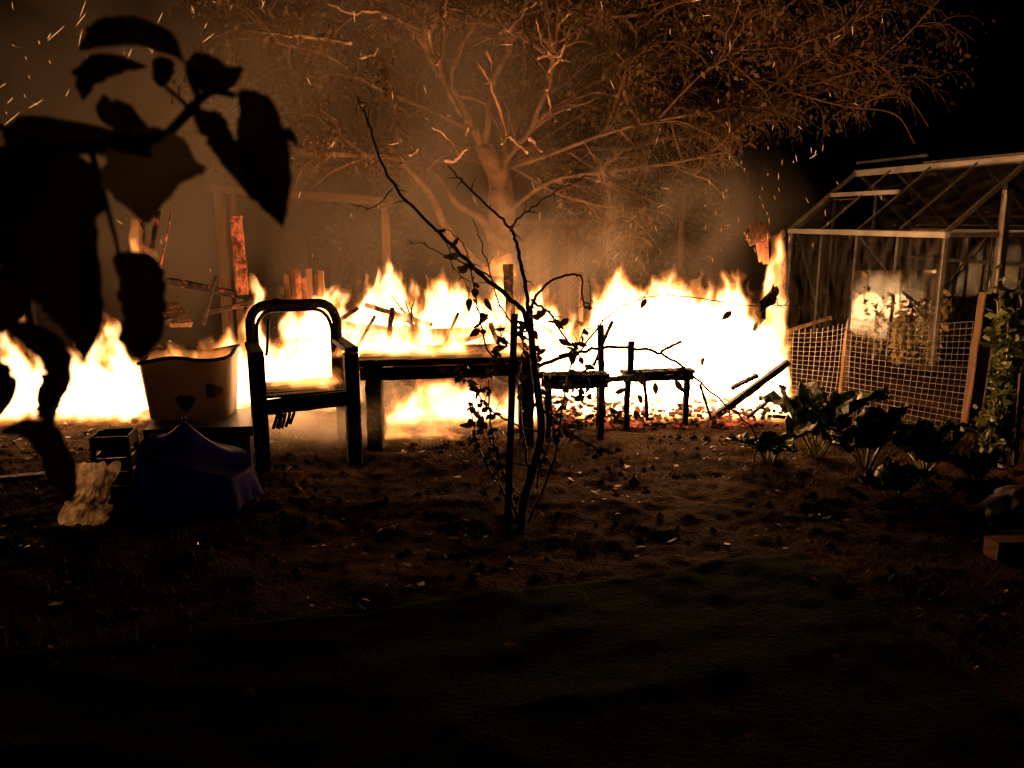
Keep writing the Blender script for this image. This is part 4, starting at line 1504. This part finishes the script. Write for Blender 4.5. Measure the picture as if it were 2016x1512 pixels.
    # leaves, thick on the lower stems
    def leaf(p, L_, W_):
        a = rg.uniform(0, 6.28)
        d = Vector((math.cos(a) * .7, math.sin(a) * .5, rg.uniform(-1.1, .35))).normalized()
        s = d.cross(Vector((rg.gauss(0, .5), 1, rg.gauss(0, .5)))).normalized()
        nrm = d.cross(s)
        curl = rg.uniform(-1.0, 1.4)
        vs_ = []
        for i in range(5):
            k = i / 4
            w = W_ * math.sin(math.pi * (.06 + .9 * k) ** .8)
            c = p + d * (L_ * k) + nrm * (curl * L_ * k * k * .6)
            vs_ += [c - s * w + nrm * w * .4, c, c + s * w + nrm * w * .4]
        fs_ = []
        for i in range(4):
            q = i * 3
            fs_ += [(q, q + 1, q + 4, q + 3), (q + 1, q + 2, q + 5, q + 4)]
        MB().add(vs_, fs_).build('leaf', M['sap_leaf'], t, True)
    low = [6, 11, 13, 14, 15, 16, 17, 18, 22, 23, 24, 25, 22, 24, 25]
    for k in range(225):
        pts = B_[rg.choice(low)]
        i = rg.randint(len(pts) // 4, len(pts) - 1)
        leaf(pts[i], rg.uniform(.022, .055), rg.uniform(.008, .017))
    for k in range(34):
        i = rg.randint(len(tp) // 3, len(tp) - 1)
        leaf(tp[i] + Vector((rg.gauss(0, .04), rg.gauss(0, .03), 0)), rg.uniform(.03, .06), rg.uniform(.012, .018))
    for (u, v_) in [(905, 515), (920, 545), (935, 580), (925, 600), (955, 600), (960, 630), (945, 660), (975, 660), (970, 700), (905, 730), (880, 745), (1075, 620), (1090, 640),
                    (1120, 640), (1100, 680), (1075, 700), (1130, 800), (1145, 780), (1210, 785), (1255, 790), (1265, 770), (1290, 765), (1330, 760), (1350, 735), (1380, 730), (950, 830), (930, 850), (1272, 600), (1440, 625), (1250, 820)]:
        leaf(P(u, v_ - 12, Y + rg.uniform(-.05, .15)), rg.uniform(.05, .075), rg.uniform(.014, .02))
    # stake
    g = P(998, 1005, Y - .03)
    o = MB().timber((g.x, Y - .03, -.05), P(1013, 618, Y - .03), .034, .026, .05, 10).build('garden_stake', M['wood'])
    tag(o, 'slim square wooden stake supporting the young tree', 'stake')


sapling()


# ================================================================== DARK LEAVES CLOSE TO THE VIEWER
def near_branch():
    Y0 = .72
    root = P(-60, 320, Y0)
    t = thing('leafy_branch', 'dark drooping branch of broad leaves hanging close to the viewer', 'branch', tuple(root))
    rg = random.Random(4)

    def leaf(ax, w, dy=0.0, Y=Y0, cup=.3, mat='near_leaf'):
        """ax: midrib as picture points, w: half widths there; a cupped blade with depth"""
        m = len(ax)
        mid = smooth([P(u, v_, Y + dy * i / (m - 1) + .012 * math.sin(i * 1.3)) for i, (u, v_) in enumerate(ax)], 6)
        ws = np.interp(np.linspace(0, m - 1, len(mid)), range(m), w) * Y / FPX
        vs_, fs_ = [], []
        nc = 7
        for i, c in enumerate(mid):
            d = (mid[min(i + 1, len(mid) - 1)] - mid[max(i - 1, 0)]).normalized()
            s = d.cross(Vector((0, 1, 0))).normalized()
            for k in range(nc):
                q = (k / (nc - 1)) * 2 - 1
                ser = 1 + (.06 * rg.uniform(-1, 1) if abs(q) == 1 else 0)
                vs_.append(c + s * (ws[i] * q * ser) + Vector((0, -cup * ws[i] * q * q + .003 * rg.uniform(-1, 1), 0)))
        for i in range(len(mid) - 1):
            for k in range(nc - 1):
                a = i * nc + k
                fs_.append((a, a + 1, a + nc + 1, a + nc))
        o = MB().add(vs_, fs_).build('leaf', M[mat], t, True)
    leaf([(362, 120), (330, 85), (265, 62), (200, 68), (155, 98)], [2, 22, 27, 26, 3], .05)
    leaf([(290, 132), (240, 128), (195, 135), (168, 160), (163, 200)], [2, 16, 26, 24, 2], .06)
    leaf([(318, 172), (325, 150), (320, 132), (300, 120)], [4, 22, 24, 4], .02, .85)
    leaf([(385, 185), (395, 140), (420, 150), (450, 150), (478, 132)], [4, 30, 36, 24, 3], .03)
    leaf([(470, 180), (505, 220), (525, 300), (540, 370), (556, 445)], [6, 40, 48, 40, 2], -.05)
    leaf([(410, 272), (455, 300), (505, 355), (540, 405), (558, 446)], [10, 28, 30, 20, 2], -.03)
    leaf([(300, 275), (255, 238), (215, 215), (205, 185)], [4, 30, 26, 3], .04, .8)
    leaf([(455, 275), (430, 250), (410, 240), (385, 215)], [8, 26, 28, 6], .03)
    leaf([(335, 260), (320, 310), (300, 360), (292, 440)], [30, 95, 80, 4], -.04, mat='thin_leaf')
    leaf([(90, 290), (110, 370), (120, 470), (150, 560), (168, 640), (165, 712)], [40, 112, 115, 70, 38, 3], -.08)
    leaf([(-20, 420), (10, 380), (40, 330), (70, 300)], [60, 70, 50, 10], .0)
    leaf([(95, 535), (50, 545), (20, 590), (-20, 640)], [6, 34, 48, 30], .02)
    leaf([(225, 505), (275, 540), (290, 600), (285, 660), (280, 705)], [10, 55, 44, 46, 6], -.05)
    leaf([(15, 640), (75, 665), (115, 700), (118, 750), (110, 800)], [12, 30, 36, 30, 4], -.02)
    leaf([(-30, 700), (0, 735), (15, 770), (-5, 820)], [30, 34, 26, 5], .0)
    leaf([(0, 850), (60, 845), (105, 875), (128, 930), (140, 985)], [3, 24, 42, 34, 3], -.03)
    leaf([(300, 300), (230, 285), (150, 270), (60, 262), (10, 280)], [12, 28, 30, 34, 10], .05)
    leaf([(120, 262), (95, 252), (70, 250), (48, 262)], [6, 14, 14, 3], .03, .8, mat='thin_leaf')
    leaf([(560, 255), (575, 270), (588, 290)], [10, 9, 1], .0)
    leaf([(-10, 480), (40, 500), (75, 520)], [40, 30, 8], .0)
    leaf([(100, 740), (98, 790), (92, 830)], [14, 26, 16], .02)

    def stem(px, r0, r1):
        pts = smooth([P(u, v_, Y0 + .01) for u, v_ in px], 5)
        m = len(pts)
        MB().tube(pts, [(r0 + (r1 - r0) * i / (m - 1)) * Y0 / FPX for i in range(m)], 7).build('stem', M['near_stem'], t, True)
    stem([(-60, 320), (60, 300), (180, 290), (300, 285), (345, 250), (385, 205), (420, 180), (465, 190)], 16, 7)
    stem([(345, 250), (370, 215), (330, 175), (300, 140)], 6, 3)
    stem([(385, 200), (390, 160), (362, 118)], 5, 3)
    stem([(310, 285), (290, 250), (262, 225)], 5, 3)
    stem([(120, 310), (70, 480), (60, 620), (95, 700), (105, 840)], 10, 4)
    stem([(180, 300), (215, 420), (235, 500)], 7, 4)
    stem([(-30, 230), (20, 260), (80, 280)], 8, 5)


near_branch()


# ================================================================== CHARD, CLIMBER AND THINGS AT THE SIDE
def blade(t, base, d, L_, W_, curl, rg, mat='chard'):
    d = Vector(d).normalized()
    s = d.cross(Vector((0, 0, 1)))
    s = s.normalized() if s.length > .05 else Vector((1, 0, 0))
    nrm = s.cross(d).normalized()
    st = L_ * .4
    pts = [base, base + d * st * .5 + Vector((0, 0, .01)), base + d * st]
    m, nc = 9, 7
    mid = []
    dd = d.copy()
    p = base + d * st
    for i in range(m):
        mid.append((p.copy(), dd.copy()))
        dd = (dd - nrm * (curl / m) + Vector((0, 0, -.02))).normalized()
        p = p + dd * (L_ * .75 / m)
    vs_, fs_ = [], []
    for i, (c, e) in enumerate(mid):
        k = i / (m - 1)
        w = W_ * math.sin(math.pi * (.1 + .85 * k)) ** .7
        n2 = s.cross(e).normalized()
        for j in range(nc):
            q = j / (nc - 1) * 2 - 1
            ruff = .26 * W_ * math.sin(i * 2.3 + q * 4 + rg.random()) * abs(q)
            vs_.append(c + s * w * q + n2 * (w * .45 * q * q + ruff))
    for i in range(m - 1):
        for j in range(nc - 1):
            a = i * nc + j
            fs_.append((a, a + 1, a + nc + 1, a + nc))
    lf = MB().add(vs_, fs_).build('leaf', M[mat], t, True)
    lf.modifiers.new('blade', 'SOLIDIFY').thickness = .0015
    mb = MB()
    mb.tube(pts + [c for c, e in mid[:6]], [.009, .008, .007, .006, .005, .004, .003, .002, .002][:9], 6)
    mb.build('stalk', M['stalk'], t, True)


rg = random.Random(17)
for (u, v_, top, n, spread, lab) in [
        (1610, 905, 740, 8, 1.0, 'tall dark green leafy plant with curled leaf tips in front of the mesh fence'),
        (1705, 925, 825, 7, 1.1, 'dark leafy plant with one big upright leaf before the wooden block'),
        (1820, 930, 835, 9, 1.1, 'bushy dark leafy plant at the foot of the pale fence post'),
        (1515, 915, 850, 5, 1.2, 'low spreading leafy plant nearest the fire wall'),
        (1920, 950, 880, 6, 1.2, 'low leafy plant below the climbing greenery'),
        (1760, 985, 920, 5, 1.3, 'small drooping leafy plant in front of the others')]:
    b = G(u, v_)
    hgt = P(u, top, b.y).z
    t = thing('leafy_vegetable', lab, 'plant', (b.x, b.y, 0), group='leafy vegetable plants by the mesh fence')
    for k in range(n):
        a = 2 * math.pi * k / n + rg.uniform(-.3, .3)
        up = rg.uniform(1.0, 3.2) / spread
        L_ = min(hgt * rg.uniform(.9, 1.5), .58)
        blade(t, Vector((b.x, b.y, .0)) + Vector((math.cos(a), math.sin(a), 0)) * .02, (math.cos(a), math.sin(a), up), L_, rg.uniform(.06, .115), rg.uniform(-.4, 2.2), rg)

g = P(1968, 640, 6.2)
t = thing('metal_post', 'pale metal post rising out of the climbing plant', 'post', (g.x, 6.2, 0))
MB().timber((g.x - .03, 6.2, -.05), P(1986, 380, 6.2), .05, .04, .0, 3).build('shaft', M['alu'], t)
MB().box(P(1986, 378, 6.2), (.06, .05, .03)).build('cap', M['alu'], t)
bushy('climbing_plant', 'tall climbing plant with small leaves wound round the pale metal post', 'climbing plant', (3.36, 5.28, 0), (.20, .2, .98), 1100, .06, 'climber', 'stalk', 51, droop=.3)
bushy('climbing_plant', 'dense low climber beside the dark square post', 'climbing plant', (2.98, 4.72, 0), (.16, .2, .45), 420, .06, 'climber', 'stalk', 52, droop=.3)
o = MB().timber(P(1998, 915, 4.55), P(2012, 735, 4.6), .028, .02, .05, 6).build('garden_cane', M['wood'])
tag(o, 'short pale cane leaning at the garden edge before the climber', 'cane')
g = G(1655, 850)
o = MB().box((g.x, g.y, .06), (.11, .08, .12), .3).build('wooden_block', M['wood'])
tag(o, 'small orange-lit wooden block standing behind the leafy plants', 'block')


def bag(name, label, cat, c, sx, sy, sz, mat, seed):
    t = thing(name, label, cat, (c.x, c.y, 0))
    nr, nz = 26, 14
    vs_, fs_ = [], []
    rr = random.Random(seed)
    for j in range(nz + 1):
        k = j / nz
        prof = math.sin(math.pi * (.12 + .80 * k)) ** .6
        for i in range(nr):
            an = 2 * math.pi * i / nr
            w = 1 + .20 * math.sin(3 * an + 5 * k + seed) + .13 * math.sin(5 * an - 11 * k) + .09 * math.sin(9 * an + 13 * k) + rr.uniform(-.07, .07)
            vs_.append((sx * prof * w * math.cos(an) + .05 * k, sy * prof * w * math.sin(an), sz * k))
    for j in range(nz):
        for i in range(nr):
            a0, a1 = j * nr + i, j * nr + (i + 1) % nr
            fs_.append((a0, a1, a1 + nr, a0 + nr))
    fs_ += [tuple(range(nr))[::-1], tuple(range(nz * nr, nz * nr + nr))]
    MB().add(vs_, fs_).build('bag_body', M[mat], t, True, world=False)


bag('plastic_bag', 'crumpled pale grey plastic bag lying by the low climber', 'bag', G(1985, 1035), .12, .10, .2, 'grey_bag', 3)
g = G(2000, 1098)
o = MB().timber((g.x - .12, g.y, .045), (g.x + .14, g.y + .02, .045), .10, .09, .05, 3).build('brick', M['terracotta'])
tag(o, 'reddish brick lying on the soil in front of the grey bag', 'brick')


# ================================================================== SPARKS AND SMOKE
mb = MB()
rg = random.Random(33)
def spark(u, v_, Y, L_, an):
    p = P(u, v_, Y)
    d = Vector((math.cos(an), rg.uniform(-.2, .2), math.sin(an))) * L_
    mb.tube([p - d * .5, p, p + d * .5], [.0004, .0010, .0004], 4)
for (u, v_, L_, a) in [(158, 75, .10, 108), (163, 18, .10, 115), (160, 38, .1, 130), (110, 66, .14, 145), (315, 36, .07, 118), (97, 71, .04, 120), (255, 106, .07, 115), (300, 100, .04, 110), (405, 50, .04, 115),
                       (410, 75, .09, 145), (133, 183, .05, 120), (70, 205, .10, 148), (6, 168, .05, 150), (22, 235, .14, 145), (20, 198, .05, 135), (590, 383, .05, 110), (455, 15, .03, 120)]:
    spark(u, v_, 5.2, L_, R(180 - a))
for k in range(40):
    spark(rg.uniform(0, 620), rg.uniform(0, 560), rg.uniform(4.6, 6.5), rg.uniform(.012, .05), R(90 + rg.gauss(25, 25)))
for k in range(60):
    spark(rg.uniform(620, 1750), rg.uniform(0, 520), rg.uniform(5.0, 7.5), rg.uniform(.015, .07), R(rg.choice([90, 100, 110, 30, 5]) + rg.gauss(0, 15)))
for k in range(40):
    spark(rg.uniform(1380, 1640), rg.uniform(250, 520), rg.uniform(5.4, 6.5), rg.uniform(.015, .05), R(95 + rg.gauss(0, 14)))
for k in range(24):
    spark(rg.uniform(300, 1300), rg.uniform(620, 900), rg.uniform(4.4, 5.6), rg.uniform(.01, .03), R(100 + rg.gauss(0, 30)))
spark(390, 1070, 3.2, .012, R(95))
o = mb.build('sparks', M['spark'])
tag(o, 'thin glowing sparks and burning straws drifting above the fire', 'sparks', kind='stuff')


def smoke(name, c, s, dens, scale, thr, col, fade, label, step=1.0):
    mb = MB()
    mb.box((0, 0, 0), (2 * s[0], 2 * s[1], 2 * s[2]))
    me = mb.mesh(name)
    m = smoke_mat(name, dens, scale, col, thr, ((0, 0, 0), s), fade)
    o = link_mesh(name, me, m)
    o.location = c
    tag(o, label, 'smoke', kind='stuff')
    return o


smoke('smoke', (-3.2, 8.9, 2.6), (5.2, 2.3, 3.6), 0.8, .55, .36, (.72, .66, .56), .25, 'brown smoke drifting behind the fire and away over the garden')
smoke('smoke', (.7, 7.5, 1.35), (2.5, .9, 1.4), 1.4, 1.2, .44, (.75, .68, .58), .0, 'smoke plume rolling up from the wall of fire')
smoke('ground_smoke', (-1.2, 5.35, .2), (1.4, .7, .28), 3.0, 2.2, .42, (.8, .74, .64), .2, 'low pale smoke creeping over the ground around the chair legs')
